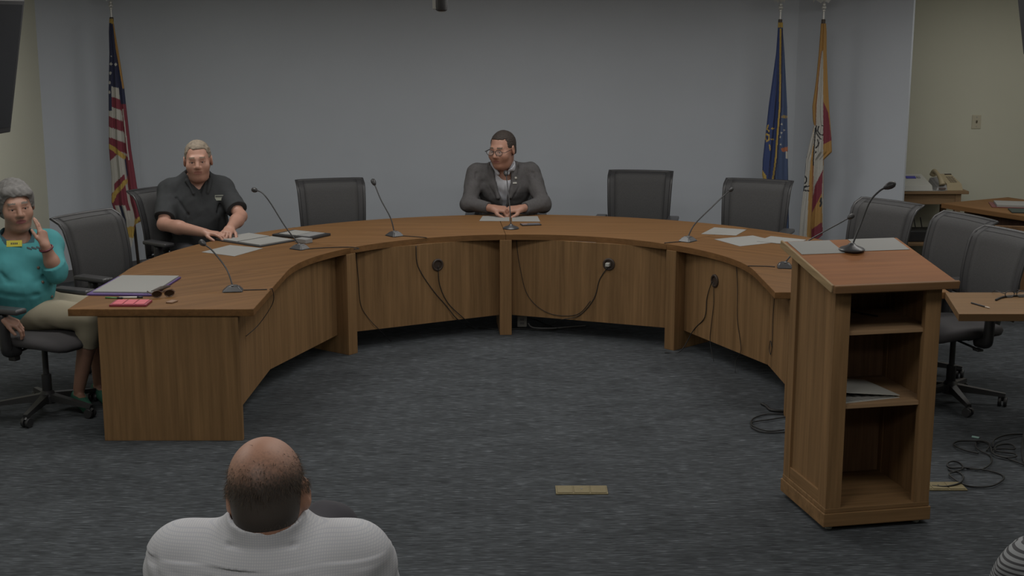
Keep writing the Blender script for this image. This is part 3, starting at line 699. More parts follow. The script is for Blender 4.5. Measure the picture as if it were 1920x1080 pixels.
# rear table, running off to the right
A0 = Vector((3.60, 11.19)); A1 = Vector((4.65, 9.30)); dv = (A1-A0).normalized(); nv = Vector((-dv.y, dv.x))
t2 = thing('rear_table', 'long oak table with dark modesty panel against the cream wall at far right', 'table', (A0.x, A0.y, 0), math.atan2(dv.y, dv.x))
L2 = (A1-A0).length
obj('tabletop', box(B(), (0, 0, .70), (L2, .80, .74), .004), M_oak_top, t2)
obj('modesty_panel', box(B(), (.10, .20, .06), (L2-.05, .22, .70), .002), wood('oak_rear_panel', (.11, .065, .045), 'z'), t2)
for x in (.18, L2-.12): obj('end_support', box(B(), (x, .08, 0), (x+.04, .70, .70), .003), M_oak_v, t2)
bk = thing('binder', 'white binder with papers lying on the long table against the cream wall', 'binder', (4.12, 11.02, .741), R(-14))
obj('cover', box(B(), (-.16, -.14, 0), (.25, .16, .006), .002), mat('maroon_cover', (.16, .05, .05), .5), bk)
obj('page_block', box(B(), (-.12, -.13, .006), (.24, .15, .022)), M_paper, bk)
o = obj('folder', box(B(), (-.1, -.12, 0), (.22, .10, .010), .002), mat('dark_folder', (.03, .045, .04), .5)); o.location = (4.10, 10.70, .741); o.rotation_euler = (0, 0, R(-12))
tagp(o, 'dark folder in front of the white binder on the far right table', 'folder')
o = obj('room_divider', box(B(), (0, 0, 0), (.70, .04, .72), .003), wood('oak_rear_wing', (.16, .09, .045), 'z')) ; o.location = (3.42, 10.12, 0); o.rotation_euler = (0, 0, R(-12))
o.name = 'room_divider'; tagp(o, 'brown wooden panel standing in front of the long table at the right edge', 'divider')

# telephone stand against the cream wall
ts = thing('telephone_stand', 'small oak stand against the cream wall holding the telephone', 'stand', (3.42, 11.78, 0))
ms = wood('oak_stand', (.24, .155, .085), 'x'); msv = wood('oak_stand_leg', (.24, .155, .085), 'z')
obj('stand_top', box(B(), (-.06, 0, .738), (.61, .46, .765), .004), ms, ts)
obj('apron', box(B(), (-.02, .03, .645), (.55, .05, .738), .002), ms, ts)
for x, y in ((-.03, .02), (.50, .02), (-.03, .40), (.50, .40)): obj('leg', box(B(), (x, y, 0), (x+.05, y+.05, .738), .004), msv, ts)
obj('lower_shelf', box(B(), (-.03, .03, .27), (.54, .44, .295), .003), ms, ts)
obj('side_rail', box(B(), (.515, .06, .60), (.55, .42, .645), .002), M_dark, ts)
rt = thing('network_box', 'black network box with small aerials on the lower shelf of the telephone stand', 'router', (3.70, 12.0, .296))
obj('case', box(B(), (-.15, -.12, 0), (.15, .12, .10), .01), M_black, rt)
for x in (-.03, .03): obj('antenna', tube(B(), [(x, .09, .09), (x-.02, .10, .19)], .005, 8), M_black, rt)
ph = thing('desk_telephone', 'beige corded desk telephone on the stand against the cream wall', 'telephone', (3.86, 11.93, .766), R(6))
obj('phone_body', hexa(B(), [(-.02, -.10, 0), (.125, -.10, 0), (.125, .12, 0), (-.02, .12, 0)], [(-.02, -.085, .055), (.115, -.085, .055), (.09, .10, .125), (-.02, .10, .125)]), M_beige, ph)
obj('handset_cradle', hexa(B(), [(-.12, -.10, 0), (-.02, -.10, 0), (-.02, .12, 0), (-.12, .12, 0)], [(-.10, -.08, .03), (-.02, -.08, .045), (-.02, .10, .10), (-.10, .10, .09)]), M_grey, ph)
b = tube(B(), [(-.065, -.095, .05), (-.07, -.06, .10), (-.07, .02, .14), (-.068, .09, .15), (-.065, .12, .115)], [.03, .021, .017, .021, .03], 12, 5); obj('handset', b, M_beige, ph, True)
b = B()
for i in range(4):
    for j in range(3):
        y = -.05+i*.028; z = .055+(y+.085)/.185*.07; box(b, (.025+j*.022, y-.008, z), (.041+j*.022, y+.008, z+.006), .001)
obj('keypad', b, mat('beige_keys', (.2, .17, .13), .5), ph); obj('phone_display', box(B(), (.03, .078, .118), (.09, .094, .126), .001), M_dark, ph)
pts = [(-.09+.010*math.cos(i*.9), -.10+.010*math.sin(i*.9)-i*.0, .03-.0002*i) for i in range(2)]
obj('coiled_cord', tube(B(), [(-.10+.055*i/60+.008*math.cos(i*.9), -.115, .018+.008*math.sin(i*.9)) for i in range(61)], .003, 6), mat('cord_brown', (.12, .09, .08), .6), ph, True)
cr = thing('card_reader', 'white tabletop machine with a blue display left of the beige telephone', 'machine', (3.585, 11.90, .768), R(2))
obj('case', hexa(B(), [(-.14, -.12, 0), (.12, -.12, 0), (.12, .12, 0), (-.14, .12, 0)], [(-.14, -.11, .045), (.115, -.11, .045), (.085, .11, .125), (-.14, .11, .125)]), M_white, cr)
Tc = Matrix.Translation((0, 0, .087)) @ Matrix.Rotation(math.atan2(.08, .22), 4, 'X')
obj('display', box(B(), (-.075, .02, 0), (.015, .065, .003), .001, Tc), M_screen, cr)
obj('button', box(B(), (.025, .025, 0), (.055, .06, .004), .001, Tc), M_grey, cr)
o = sheet('paper_sheet', 'white sheet under the machine beside the beige telephone', [(3.42, 11.79), (3.82, 11.79), (3.80, 11.90), (3.42, 11.9)], .7655, .0015)

# ------------------------------------------------------------------ things on the council desk
Zd = .7405
nb = thing('portfolio', 'purple-edged portfolio with white paper on the end of the left desk arm', 'portfolio', (-2.18, 7.62, Zd), R(-3))
obj('cover', box(B(), (-.19, -.26, 0), (.19, .27, .010), .002), M_purple, nb)
obj('paper_pad', box(B(), (-.165, -.225, .010), (.18, .262, .018), .001), M_paper, nb)
o = obj('eyeglass_case', tube(B(), [(-.07, -.03, .012), (0, 0, .016), (.075, .05, .012)], [.006, .017, .008], 10, 4, flat=.7), M_dark); o.location = (-1.99, 7.47, Zd+.006); o.rotation_euler = (0, 0, R(40)); tagp(o, 'dark slim pouch at the right edge of the purple portfolio', 'pouch')
pk = thing('planner', 'pink and red pocket planner on the front edge of the left desk arm', 'planner', (-2.07, 7.14, Zd), 0)
obj('cover', box(B(), (-.10, -.065, 0), (.10, .065, .012), .003), mat('dark_red_cover', (.25, .03, .05), .5), pk)
b = B()
for x in (-.06, .0, .06): box(b, (x-.026, -.055, .012), (x+.026, .06, .0145), .001)
obj('cover_panel', b, M_pink, pk)
sg = thing('sunglasses', 'brown sunglasses on the left desk arm beside the portfolio', 'sunglasses', (-1.94, 7.32, Zd+.002), R(25))
glasses_parts(sg, sunglass=True, fm=mat('tortoise', (.09, .045, .025), .3))
o = obj('key_fob', box(B(), (-.02, -.03, 0), (.02, .03, .008), .003), mat('tan_leather', (.22, .13, .08), .6)); o.location = (-1.86, 7.19, Zd); o.rotation_euler = (0, 0, R(-20)); tagp(o, 'small tan key fob right of the sunglasses on the left desk arm', 'key fob')
for (x, y, a, c1, lab, l) in ((-2.13, 7.30, 3, (.6, .6, .55), 'white pen lying in front of the purple portfolio', .10), (-2.22, 7.29, -8, (.10, .22, .08), 'short green pen left of the white pen on the left desk arm', .07)):
    q = thing('pen', lab, 'pen', (x, y, Zd+.005), R(a)); obj('barrel', tube(B(), [(-l/2, 0, 0), (l/2, 0, 0)], .005, 8), mat('pen_barrel', c1, .4), q, True); obj('pen_cap', tube(B(), [(l/2, 0, 0), (l/2+.03, 0, 0)], .006, 8), M_black, q, True)
sheet('paper_sheet', 'single white sheet on the desk just in front of the man in the black polo', [(-2.06, 8.79), (-1.81, 8.63), (-1.68, 8.94), (-1.93, 9.07)], Zd)
fo = thing('open_folder', 'open black folder of white papers under the hands of the man in the polo', 'folder', (-1.80, 9.27, Zd), R(-38))
obj('cover', box(B(), (-.25, -.17, 0), (.25, .17, .006), .002), M_black, fo)
for x in (-.12, .12): obj('page_stack', box(B(), (x-.108, -.15, .006), (x+.108, .15, .013), .001), M_paper, fo)
cp = thing('tablet_computer', 'dark open case with papers on the desk right of the open black folder', 'case', (-1.50, 9.46, Zd), R(-30))
obj('lower_case', box(B(), (-.17, -.12, 0), (.17, .12, .018), .005), M_black, cp)
obj('page', box(B(), (-.13, -.09, .018), (.03, .09, .022), .001), M_paper, cp); obj('keyboard', box(B(), (.04, -.09, .018), (.14, .09, .022), .001), M_grey, cp)
o = obj('card_box', box(B(), (-.05, -.035, 0), (.05, .035, .03), .004), M_grey); o.location = (-1.44, 9.18, Zd); o.rotation_euler = (0, 0, R(-35)); tagp(o, 'small grey box behind the microphone beside the open case', 'box')
GPC = 'papers in front of the man in the grey blazer'
sheet('paper_sheet', 'white sheet on the desk left of the round microphone base', [(-.25, 10.18), (-.02, 10.17), (-.02, 10.44), (-.23, 10.44)], Zd, group=GPC)
sheet('paper_sheet', 'white sheet on the desk right of the round microphone base', [(.0, 10.16), (.215, 10.15), (.20, 10.43), (.0, 10.43)], Zd, group=GPC)
sp = thing('mobile_phone', 'black mobile phone on the papers right of the centre microphone', 'phone', (.14, 9.98, Zd), R(12))
obj('case', box(B(), (-.075, -.04, 0), (.075, .04, .009), .004), M_black, sp); obj('screen', box(B(), (-.068, -.034, .009), (.068, .034, .0095)), mat('phone_glass', (.16, .16, .18), .1), sp)
sheet('paper_sheet', 'white sheet nearest the camera on the desk in front of the blue flag', [(1.55, 9.02), (1.86, 9.20), (1.72, 9.48), (1.42, 9.32)], Zd, group='papers on the desk in front of the blue flag')
sheet('paper_sheet', 'white sheet farthest from the camera on the desk in front of the blue flag', [(1.36, 9.55), (1.60, 9.48), (1.72, 9.75), (1.50, 9.86)], Zd, group='papers on the desk in front of the blue flag')
sheet('paper_sheet', 'white sheet at the outer edge of the desk behind the top of the lectern', [(1.70, 9.22), (1.92, 9.06), (2.06, 9.28), (1.84, 9.44)], Zd+.002, group='papers on the desk in front of the blue flag')

# ------------------------------------------------------------------ brass floor plates, floor cables
def plate(x, y, label):
    t = thing('floor_plate', label, 'floor plate', (x, y, 0), 0, 'brass power plates set in the carpet')
    obj('plate', box(B(), (-.127, -.058, 0), (.127, .058, .006), .002), M_brass, t); 
    for i in (-1, 0, 1):
        obj('outlet_cover', box(B(), (i*.082-.038, -.048, .006), (i*.082+.038, .048, .009), .002), M_brass, t)
    obj('screw', lathe(B(), [(.005, .009), (.005, .0105)], 10, (0, .0, 0)), M_chrome, t)
    return t
plate(.34, 6.247, 'brass floor plate alone on the open carpet in front of the desk')
plate(2.10, 6.30, 'brass floor plate half hidden behind the right foot of the lectern')
def fl(px, py, z=.008):
    f = 2520; pt = math.atan(508/2520); dx = (px-960)/f; dy = -(py-540)/f
    d = (dx, math.cos(pt)+dy*math.sin(pt), -math.sin(pt)+dy*math.cos(pt)); t = (z-2.27)/d[2]; return (d[0]*t, d[1]*t, z)
GF = 'black cables tangled on the carpet at lower right'
for i, (P, lab) in enumerate((
        ([(1747, 911), (1775, 912), (1800, 905), (1806, 893), (1795, 885), (1780, 890), (1812, 910), (1855, 912), (1880, 900), (1878, 890), (1850, 882), (1812, 877), (1783, 877), (1776, 870), (1785, 865), (1800, 868), (1806, 878), (1790, 884), (1778, 880)], 'black cable looping over the brass floor plate by the lectern foot'),
        ([(1812, 879), (1840, 880), (1858, 868), (1857, 855), (1840, 846), (1830, 838), (1832, 828), (1845, 827), (1856, 833), (1850, 845)], 'black cable linking the two tangles of cable on the carpet'),
        ([(1835, 850), (1812, 845), (1795, 838), (1788, 832), (1800, 827), (1830, 827), (1850, 830), (1858, 840), (1862, 850), (1890, 860), (1925, 873)], 'black cable sweeping from the upper tangle to the right edge'),
        ([(1862, 838), (1864, 825), (1885, 816), (1915, 814), (1930, 816)], 'black cable arching along the top of the cable tangle'),
        ([(1858, 843), (1880, 841), (1902, 842), (1898, 834), (1880, 833), (1866, 838), (1870, 846), (1900, 850), (1905, 856), (1885, 858), (1865, 852), (1862, 845)], 'bunched coil of black cable at the right edge of the carpet'),
        ([(1922, 800), (1917, 830), (1917, 855), (1925, 880)], 'black cable rising at the right edge of the photo'))):
    cable('floor_cable', [fl(x, y, .006+.004*(j % 3)+.002*i) for j, (x, y) in enumerate(P)], lab, .0045, group=GF)
o = obj('cable_tie', box(B(), (-.02, -.006, 0), (.02, .006, .008), .002), mat('mint_tape', (.35, .55, .5), .5)); o.location = fl(1829, 821, .001); o.rotation_euler = (0, 0, R(-35)); tagp(o, 'small mint green tag on the carpet above the cable tangle', 'tag')
GQ = 'black cables on the carpet left of the lectern'
cable('floor_cable', [fl(x, y) for x, y in ((1500, 777), (1465, 776), (1435, 777), (1412, 785), (1408, 796), (1412, 803), (1430, 810), (1460, 811), (1500, 806))], 'outer loop of cable on the carpet left of the lectern', .004, group=GQ)
cable('floor_cable', [fl(x, y, .012) for x, y in ((1500, 778), (1466, 783), (1440, 787), (1410, 792), (1415, 800), (1440, 808), (1470, 806))], 'inner loop of cable on the carpet left of the lectern', .004, group=GQ)
cable('floor_cable', [fl(x, y, .008) for x, y in ((1428, 757), (1436, 761), (1446, 769), (1470, 771), (1495, 771))], 'thick short cable above the loops on the carpet left of the lectern', .009, group=GQ)

# ------------------------------------------------------------------ flags
M_silver = mat('silver_plate', (.50, .50, .48), .35, .35)
M_blue_lit = mat('lit_flag_blue', (.05, .075, .15), .8)  # flag blue made lighter in colour where the fold faces the light
def inpoly(x, y, P):
    c = False; n = len(P)
    for a in range(n):
        x1, y1 = P[a]; x2, y2 = P[a-1]
        if (y1 > y) != (y2 > y) and x < (x2-x1)*(y-y1)/(y2-y1)+x1: c = not c
    return c
def near(x, y, P, w):
    for (x1, y1), (x2, y2) in zip(P, P[1:]):
        dx, dy = x2-x1, y2-y1; t = max(0, min(1, ((x-x1)*dx+(y-y1)*dy)/(dx*dx+dy*dy+1e-9)))
        if math.hypot(x-x1-dx*t, y-y1-dy*t) < w: return True
    return False
def it(P, y):
    return float(np.interp(y, [p[0] for p in P], [p[1] for p in P]))
def flag(name, label, top_px, bot_px, Y0, Lp, Rp, bottom, colour, mats, folds, wings):
    """a slack flag hanging in folds from its staff; Lp, Rp give its outline by height, bottom the hem along the width"""
    top = ax(*top_px, Y0+.03); bot = ax(*bot_px, Y0+.13); dirp = (bot-top).normalized(); bot = top+dirp*(top.z/-dirp.z)
    o0 = Vector((bot.x, bot.y, 0)); t = thing(name, label, 'flag', o0, 0, 'flags on staffs beside the back wall')
    obj('staff', tube(B(), [top-o0, bot-o0+Vector((0, 0, .01))], .0135, 12), M_polew, t, True)
    obj('stand', lathe(B(), [(.13, 0), (.13, .02), (.10, .035), (.03, .05), (.022, .10)], 24), M_brass, t, True, 40)
    fz = top-o0
    obj('collar', lathe(B(), [(.017, -.036), (.017, .0), (.013, .004)], 14, fz), M_dark, t, True, 40)
    b = B(); lathe(b, [(.009, .0), (.0085, .066), (.014, .070), (.014, .078), (.010, .082), (.018, .090), (.022, .100), (.018, .112), (.012, .116), (.016, .12), (.016, .128), (.008, .14)], 16, fz); obj('ferrule', b, M_silver, t, True, 40)
    b = B(); ball(b, fz+Vector((0, 0, .185)), .020, 12, (1.1, .9, 2.1)); ball(b, fz+Vector((.004, -.012, .245)), .014, 10); tube(b, [fz+Vector((.004, -.024, .245)), fz+Vector((.004, -.038, .238))], [.006, .002], 8); fe = obj('eagle_finial', b, M_silver, t, True)
    for s, (wx, wz) in zip((-1, 1), wings):
        b = B(); P = [(.010, .21), (.030, .245), (.045, .25), (.058, .215), (wx*1.05, wz+.035), (wx, wz), (wx*.80, wz+.030), (wx*.72, wz+.022), (.030, .135), (.022, .145), (.010, .15)]
        va = [b.verts.new((fz.x+s*x, fz.y-.004-.02*abs(x)/.06, fz.z+z)) for x, z in P]; b.faces.new(va if s > 0 else va[::-1])
        bmesh.ops.solidify(b, geom=b.faces[:], thickness=.007); obj('wing', b, M_silver, fe)
    y0 = Lp[0][0]; nS, nT = 56, 210; V = []; Fc = []; mi = []
    for j in range(nT+1):
        for i in range(2*nS):
            front = i <= nS; s_ = i/nS if front else (2*nS-i)/nS
            yb = it(bottom, s_); py = y0+(yb-y0)*j/nT
            l, r = it(Lp, py), it(Rp, py); px = l+(r-l)*s_; w = (r-l)/215
            wav = sum(a*math.sin(2*math.pi*(k*s_)+p+.012*(py-y0)) for k, a, p in folds)
            sh = math.sin(math.pi*s_)**.5
            Y = Y0-(.16*w+.010)*sh+.16*w*wav*sh if front else Y0+(.14*w+.030)*sh+.08*w*wav*sh
            V.append(ax(px, py, Y)-o0)
    N = 2*nS
    for j in range(nT):
        for i in range(N):
            a = j*N+i; b2 = j*N+(i+1) % N; Fc.append((a, b2, b2+N, a+N))
            front = i < nS; s_ = (i+.5)/nS if front else (N-i-.5)/nS
            yb = it(bottom, s_); py = y0+(yb-y0)*(j+.5)/nT; l, r = it(Lp, py), it(Rp, py); mi.append(colour(l+(r-l)*s_, py))
    Fc.append(tuple(range(N))[::-1]); mi.append(0)
    me = bpy.data.meshes.new('flag_cloth'); me.from_pydata([tuple(v) for v in V], [], Fc)
    for mm in mats: me.materials.append(mm)
    me.polygons.foreach_set('material_index', mi); me.shade_smooth(); me.update()
    o = bpy.data.objects.new('flag_cloth', me); COL.objects.link(o); o.parent = t; return t
def us(x, y):      # 0 red 1 white 2 navy 3 gold 4 dull gold
    if y < 44: return 3
    if near(x, y, [(214, 44), (219, 90), (226, 130), (232, 165)], 2.4) and y < 166: return 4
    for sx, sy in ((208, 120), (217, 121), (207, 137), (205.5, 155), (205, 173), (209, 105)):
        if abs(x-sx)+abs(y-sy)*.9 < 3.0 and not (sy == 105 and abs(x-sx)+abs(y-sy) > 1.5): return 1
    if near(x, y, [(204, 274), (212, 278), (220, 285), (232, 294)], 4.2): return 3
    if near(x, y, [(236, 340), (226, 352), (216, 362), (210, 376)], 4.0): return 3
    if inpoly(x, y, [(252, 414), (266, 402), (275, 396), (275, 412), (262, 415), (252, 422)]): return 3
    if inpoly(x, y, [(232, 428), (246, 424), (256, 426), (262, 448), (240, 445), (234, 438)]): return 3
    # upper left panel: canton then slanting stripes
    if x < 209+(y-165)*.02 and y < 208: return 2
    xr = 222+(y-160)*.125
    if y < 276+.5*(x-204) and x < xr:
        if y < 161+.25*(x-205): return 2
        k = int((y-161-.35*(x-208))/19.5); return 1 if k % 2 == 0 else 0
    if y < 205 and x >= xr: return 2 if x < 236+(y-165)*.05 and y < 195 else 0
    if x >= xr+1 and y < 300:       # long folds on the right
        u = (x-xr)/max(1, it(USR, y)-xr); return 1 if .12 < u < .36 else 0
    if y < 385 and x < 233+(y-300)*.03:   # zigzag fold between the two fringes
        if y < 302-.9*(x-206): return 0
        if y < 352-.95*(x-206)+14*(x < 214): return 1
        return 0
    u = (x-it(USL, y))/(it(USR, y)-it(USL, y))
    if u > .70: return 0
    if .55 < u <= .64: return 1
    if .64 < u <= .70: return 2 if y < 330 else 0
    if .42 < u <= .55: return 0 if y < 395 else 1
    if .30 < u <= .42: return 1
    if .22 < u <= .30: return 2 if y > 380 else 0
    return 1 if (y < 425 and u > .08) else 0
USL = [(35, 205), (60, 204), (100, 205), (165, 203.5), (275, 204), (300, 206), (330, 209), (380, 209), (400, 216), (440, 230), (480, 242)]
USR = [(35, 212), (60, 216), (100, 223), (165, 233), (210, 238), (280, 246), (350, 257), (395, 270), (412, 272), (425, 266), (445, 262), (480, 262)]
flag('united_states_flag', 'red, white and blue flag with gold fringe on a staff at the left', (209, 33), (259, 490), 11.5, USL, USR,
     [(0, 455), (.25, 466), (.42, 462), (.62, 446), (.70, 420), (.85, 416), (1, 410)], us,
     [M_red, M_fwhite, M_navy, M_gold, M_orange], [(2.5, .5, 1.0), (5, .25, 2.0)], ((.058, .155), (.03, .16)))
BL = [(42, 1459), (60, 1458), (100, 1455), (200, 1441), (300, 1430), (328, 1429), (345, 1433), (470, 1432)]
BR = [(42, 1468), (60, 1468), (100, 1471), (200, 1476), (345, 1478), (470, 1480)]
GOLDL = [(1463.5, 55), (1463, 110), (1462, 200), (1457, 260), (1454, 300), (1448, 345), (1440, 460)]
def blue(x, y):    # 0 blue 1 gold 2 white 3 orange 4 same blue with light painted in 5 navy
    if y < 52: return 1
    if near(x, y, GOLDL, 1.7): return 1
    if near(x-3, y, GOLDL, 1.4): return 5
    if inpoly(x, y, [(1429, 318), (1437, 330), (1437, 348), (1430, 348)]): return 1
    for c in (((1440, 235), (1438, 242), (1442, 246)), ((1436, 262), (1434, 256), (1437, 251), (1442, 254), (1442, 262), (1437, 265)), ((1447, 241), (1451, 241)), ((1446, 261), (1450, 261)), ((1443, 272), (1444, 281))):
        if near(x, y, c, 1.3): return 1
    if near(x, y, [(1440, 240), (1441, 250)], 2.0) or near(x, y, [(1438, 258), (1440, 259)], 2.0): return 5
    if near(x, y, [(1465, 219), (1476, 219)], 2.5) and int(x*2) % 3: return 1
    for sx, sy in ((1466, 233), (1470, 244), (1465, 249), (1463, 257), (1464, 271)):
        if abs(x-sx)+abs(y-sy) < 2.0: return 2
    if inpoly(x, y, [(1464, 278), (1478, 275), (1478, 283), (1466, 285)]): return 3
    if inpoly(x, y, [(1473, 284), (1478, 284), (1477, 298), (1473, 298)]): return 2
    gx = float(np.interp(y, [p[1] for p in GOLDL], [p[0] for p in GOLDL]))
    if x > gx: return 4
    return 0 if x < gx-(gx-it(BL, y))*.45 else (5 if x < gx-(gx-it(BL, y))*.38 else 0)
flag('state_flag', 'blue flag with gold fringe and a small emblem on the middle staff', (1463, 37), (1440, 500), 11.5, BL, BR, [(0, 440), (.3, 452), (.6, 440), (1, 446)], blue,
     [M_blue, M_gold, M_fwhite, mat('emblem_orange', (.35, .12, .06), .8), M_blue_lit, M_navy], [(2, .5, .5), (4, .3, 1.0)], ((.058, .13), (.048, .145)))
CL = [(44, 1539), (60, 1538), (100, 1535), (150, 1530), (200, 1523), (225, 1524), (235, 1526), (262, 1519), (300, 1511), (340, 1508), (400, 1501), (470, 1496)]
CR = [(44, 1549), (60, 1550), (100, 1550), (150, 1552), (205, 1555), (260, 1559), (285, 1560), (300, 1544.5), (470, 1543)]
def county(x, y):  # 0 white 1 gold 2 red 3 black 4 brown
    if y < 95: return 1
    if inpoly(x, y, [(1543.5, 190), (1553, 211), (1559, 262), (1543.5, 271)]): return 2
    if x > 1543.5: return 1
    if inpoly(x, y, [(1543, 318), (1528, 348), (1524, 372), (1522, 400), (1541, 362)]): return 2
    if inpoly(x, y, [(1541, 362), (1522, 400), (1521, 470), (1543, 470)]):
        if near(x, y, [(1540, 372), (1538, 378), (1541, 380), (1538, 386)], 1.8): return 3
        return 2 if y > 424-.8*(x-1530) and y > 418 else 1
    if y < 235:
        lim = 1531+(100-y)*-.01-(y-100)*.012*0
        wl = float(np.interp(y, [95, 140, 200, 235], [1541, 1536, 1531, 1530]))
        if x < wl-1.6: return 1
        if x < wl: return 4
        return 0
    for c in (((1530, 227), (1534, 232), (1541, 235), (1544, 235)), ((1532, 231), (1530, 240), (1531, 250), (1538, 260), (1540, 260)), ((1535, 237), (1533, 245), (1537, 252), (1544, 253)),
              ((1533, 262), (1535, 268), (1533, 275), (1529, 277)), ((1530, 284), (1529, 287)), ((1512, 294), (1510, 297), (1509, 320), (1508, 326)),
              ((1509, 330), (1512, 334), (1512, 340), (1509, 344)), ((1517, 349), (1508, 350), (1507, 357), (1517, 358))):
        if near(x, y, c, 1.25): return 3
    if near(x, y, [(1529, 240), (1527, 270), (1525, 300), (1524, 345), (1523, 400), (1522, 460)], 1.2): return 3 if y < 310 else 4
    if x > 1525-.012*(y-300): return 0
    k = float(np.interp(y, [270, 300, 340, 440], [1525, 1520, 1517, 1513]))
    return 1 if x > k else 0
flag('county_flag', 'white, gold and red flag with black lettering on the rightmost staff', (1544, 37), (1518, 500), 11.45, CL, CR, [(0, 452), (.4, 446), (.7, 452), (1, 440)], county,
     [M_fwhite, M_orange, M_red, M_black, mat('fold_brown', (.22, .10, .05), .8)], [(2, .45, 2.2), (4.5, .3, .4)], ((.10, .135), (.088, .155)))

# ------------------------------------------------------------------ televisions high on the side walls, ceiling camera
def tv(name, label, far_bottom, side, ang, tilt, wallx):
    t = thing(name, label, 'television', far_bottom)
    # local x runs along the screen toward the camera side, y = screen normal (into the room), z up
    T = Matrix.Rotation(R(ang), 4, 'Z') @ Matrix.Rotation(R(tilt), 4, 'X')
    b = box(B(), (0, -.035, 0), (1.25, 0, .88), .008, T); obj('housing', b, M_black, t)
    obj('screen', box(B(), (.03, -.0, .04), (1.22, .003, .85), 0, T), mat('dark_glass', (.012, .012, .014), .25), t)
    obj('bezel_edge', box(B(), (-.004, -.03, 0), (0.0, -.006, .88), .001, T), mat('grey_trim', (.14, .12, .17), .4), t)
    c = T @ Vector((.6, -.05, .45)); w = (wallx-far_bottom[0])*.97
    obj('wall_bracket', tube(B(), [c, Vector((w, c.y, c.z))], .03, 10), M_black, t); return t
tv('television', 'black flat television tilted on the left wall at upper left', (-3.347, 9.0, 1.516), 1, -98, -11, -3.98)
fb = ax(1922, 100, 9.0)
tv('television', 'black flat television at the extreme upper right corner', (fb.x+.02, fb.y, fb.z), -1, -82, 11, 5.6)
cc = thing('ceiling_camera', 'small dark camera hanging from the ceiling above the centre man', 'camera', (-.487, 9.5, 2.31))
b = lathe(B(), [(.030, 0), (.040, .008), (.044, .03), (.044, .16), (.02, .17)], 20); obj('camera_body', b, M_black, cc, True, 40)
obj('white_bracket', box(B(), (-.062, -.02, .012), (-.036, .03, .42), .006), M_white, cc)
obj('lens', lathe(B(), [(.022, -.006), (.024, .004)], 16), M_grey, cc)

# ------------------------------------------------------------------ people
def sock(F, knee, ankle, toe, q=1.0):
    pass
def person(label, o, skin):
    return None
def newskin(name, c): return mat(name, c, .5, noise=(18, .12), bump=.1, bscale=180)
def hit(ob, O, px, py):
    """where a sight line meets a garment: the point and the surface direction, in the person's own coordinates"""
    from mathutils.bvhtree import BVHTree
    me = ob.data; t = hit.cache.get(me.name)
    if t is None: t = hit.cache[me.name] = BVHTree.FromPolygons([v.co.copy() for v in me.vertices], [tuple(p.vertices) for p in me.polygons])
    c0 = Vector((0, 0, 2.27)); d = (ax(px, py, 8.0)-c0).normalized(); p, n, _, _ = t.ray_cast(c0-Vector(O), d)
    if p is None: p = ax(px, py, O.y)-O; n = Vector((0, -1, 0))
    return p, n
hit.cache = {}
def patchbox(p, n, w, h, th, lift=0, dx=0, dz=0):
    """a small flat box lying on the surface at p"""
    x = Vector((0, 0, 1)).cross(n).normalized(); z = n.cross(x)
    M = Matrix((( x.x, n.x, z.x, p.x), (x.y, n.y, z.y, p.y), (x.z, n.z, z.z, p.z), (0, 0, 0, 1)))
    return box(B(), (dx-w, lift-.004, dz-h), (dx+w, lift+th, dz+h), 0, M)
def lerp(a, b, t): return tuple(Vector(a).lerp(Vector(b), t))

def limbs(F, T, q, shR, elR, wrR, shL, elL, wrL, up=.045, fo=.040, wr=.029):
    for sh, el, wr_ in ((shR, elR, wrR), (shL, elL, wrL)):
        F.cap(sh, el, (up+.008)*q, up*.88*q, .03); F.cap(el, lerp(el, wr_, .4), fo*q, fo*1.06*q, .02); F.cap(lerp(el, wr_, .35), wr_, fo*1.04*q, wr*q, .02)

def haircap(F, H, th=.004, hz=.072, wid=.058, nape=-.065):
    q = H.s; p = H.p; m = H.m()
    F.ell(p(0, -.022, .032), [(.077+th)*q, (.098+th)*q, (.088+th)*q], m); F.ell(p(0, -.042, -.025), [(.070+th)*q, (.068+th)*q, .075*q], m, .02)
    F.boxr(p(0, .095, hz-.12), [wid*q, .085*q, .12*q], m, .022*q, .008*q, 's')
    F.boxr(p(0, .135, hz-.16), [.12*q, .10*q, .14*q], m, .02*q, .008*q, 's')
    for s_ in (-1, 1): F.boxr(p(s_*.09, .045, -.062), [.045*q, .055*q, .075*q], m, .02*q, .006*q, 's')
    F.boxr(p(0, 0, nape-.09), [.13*q, .16*q, .09*q], m, .02*q, .01*q, 's')
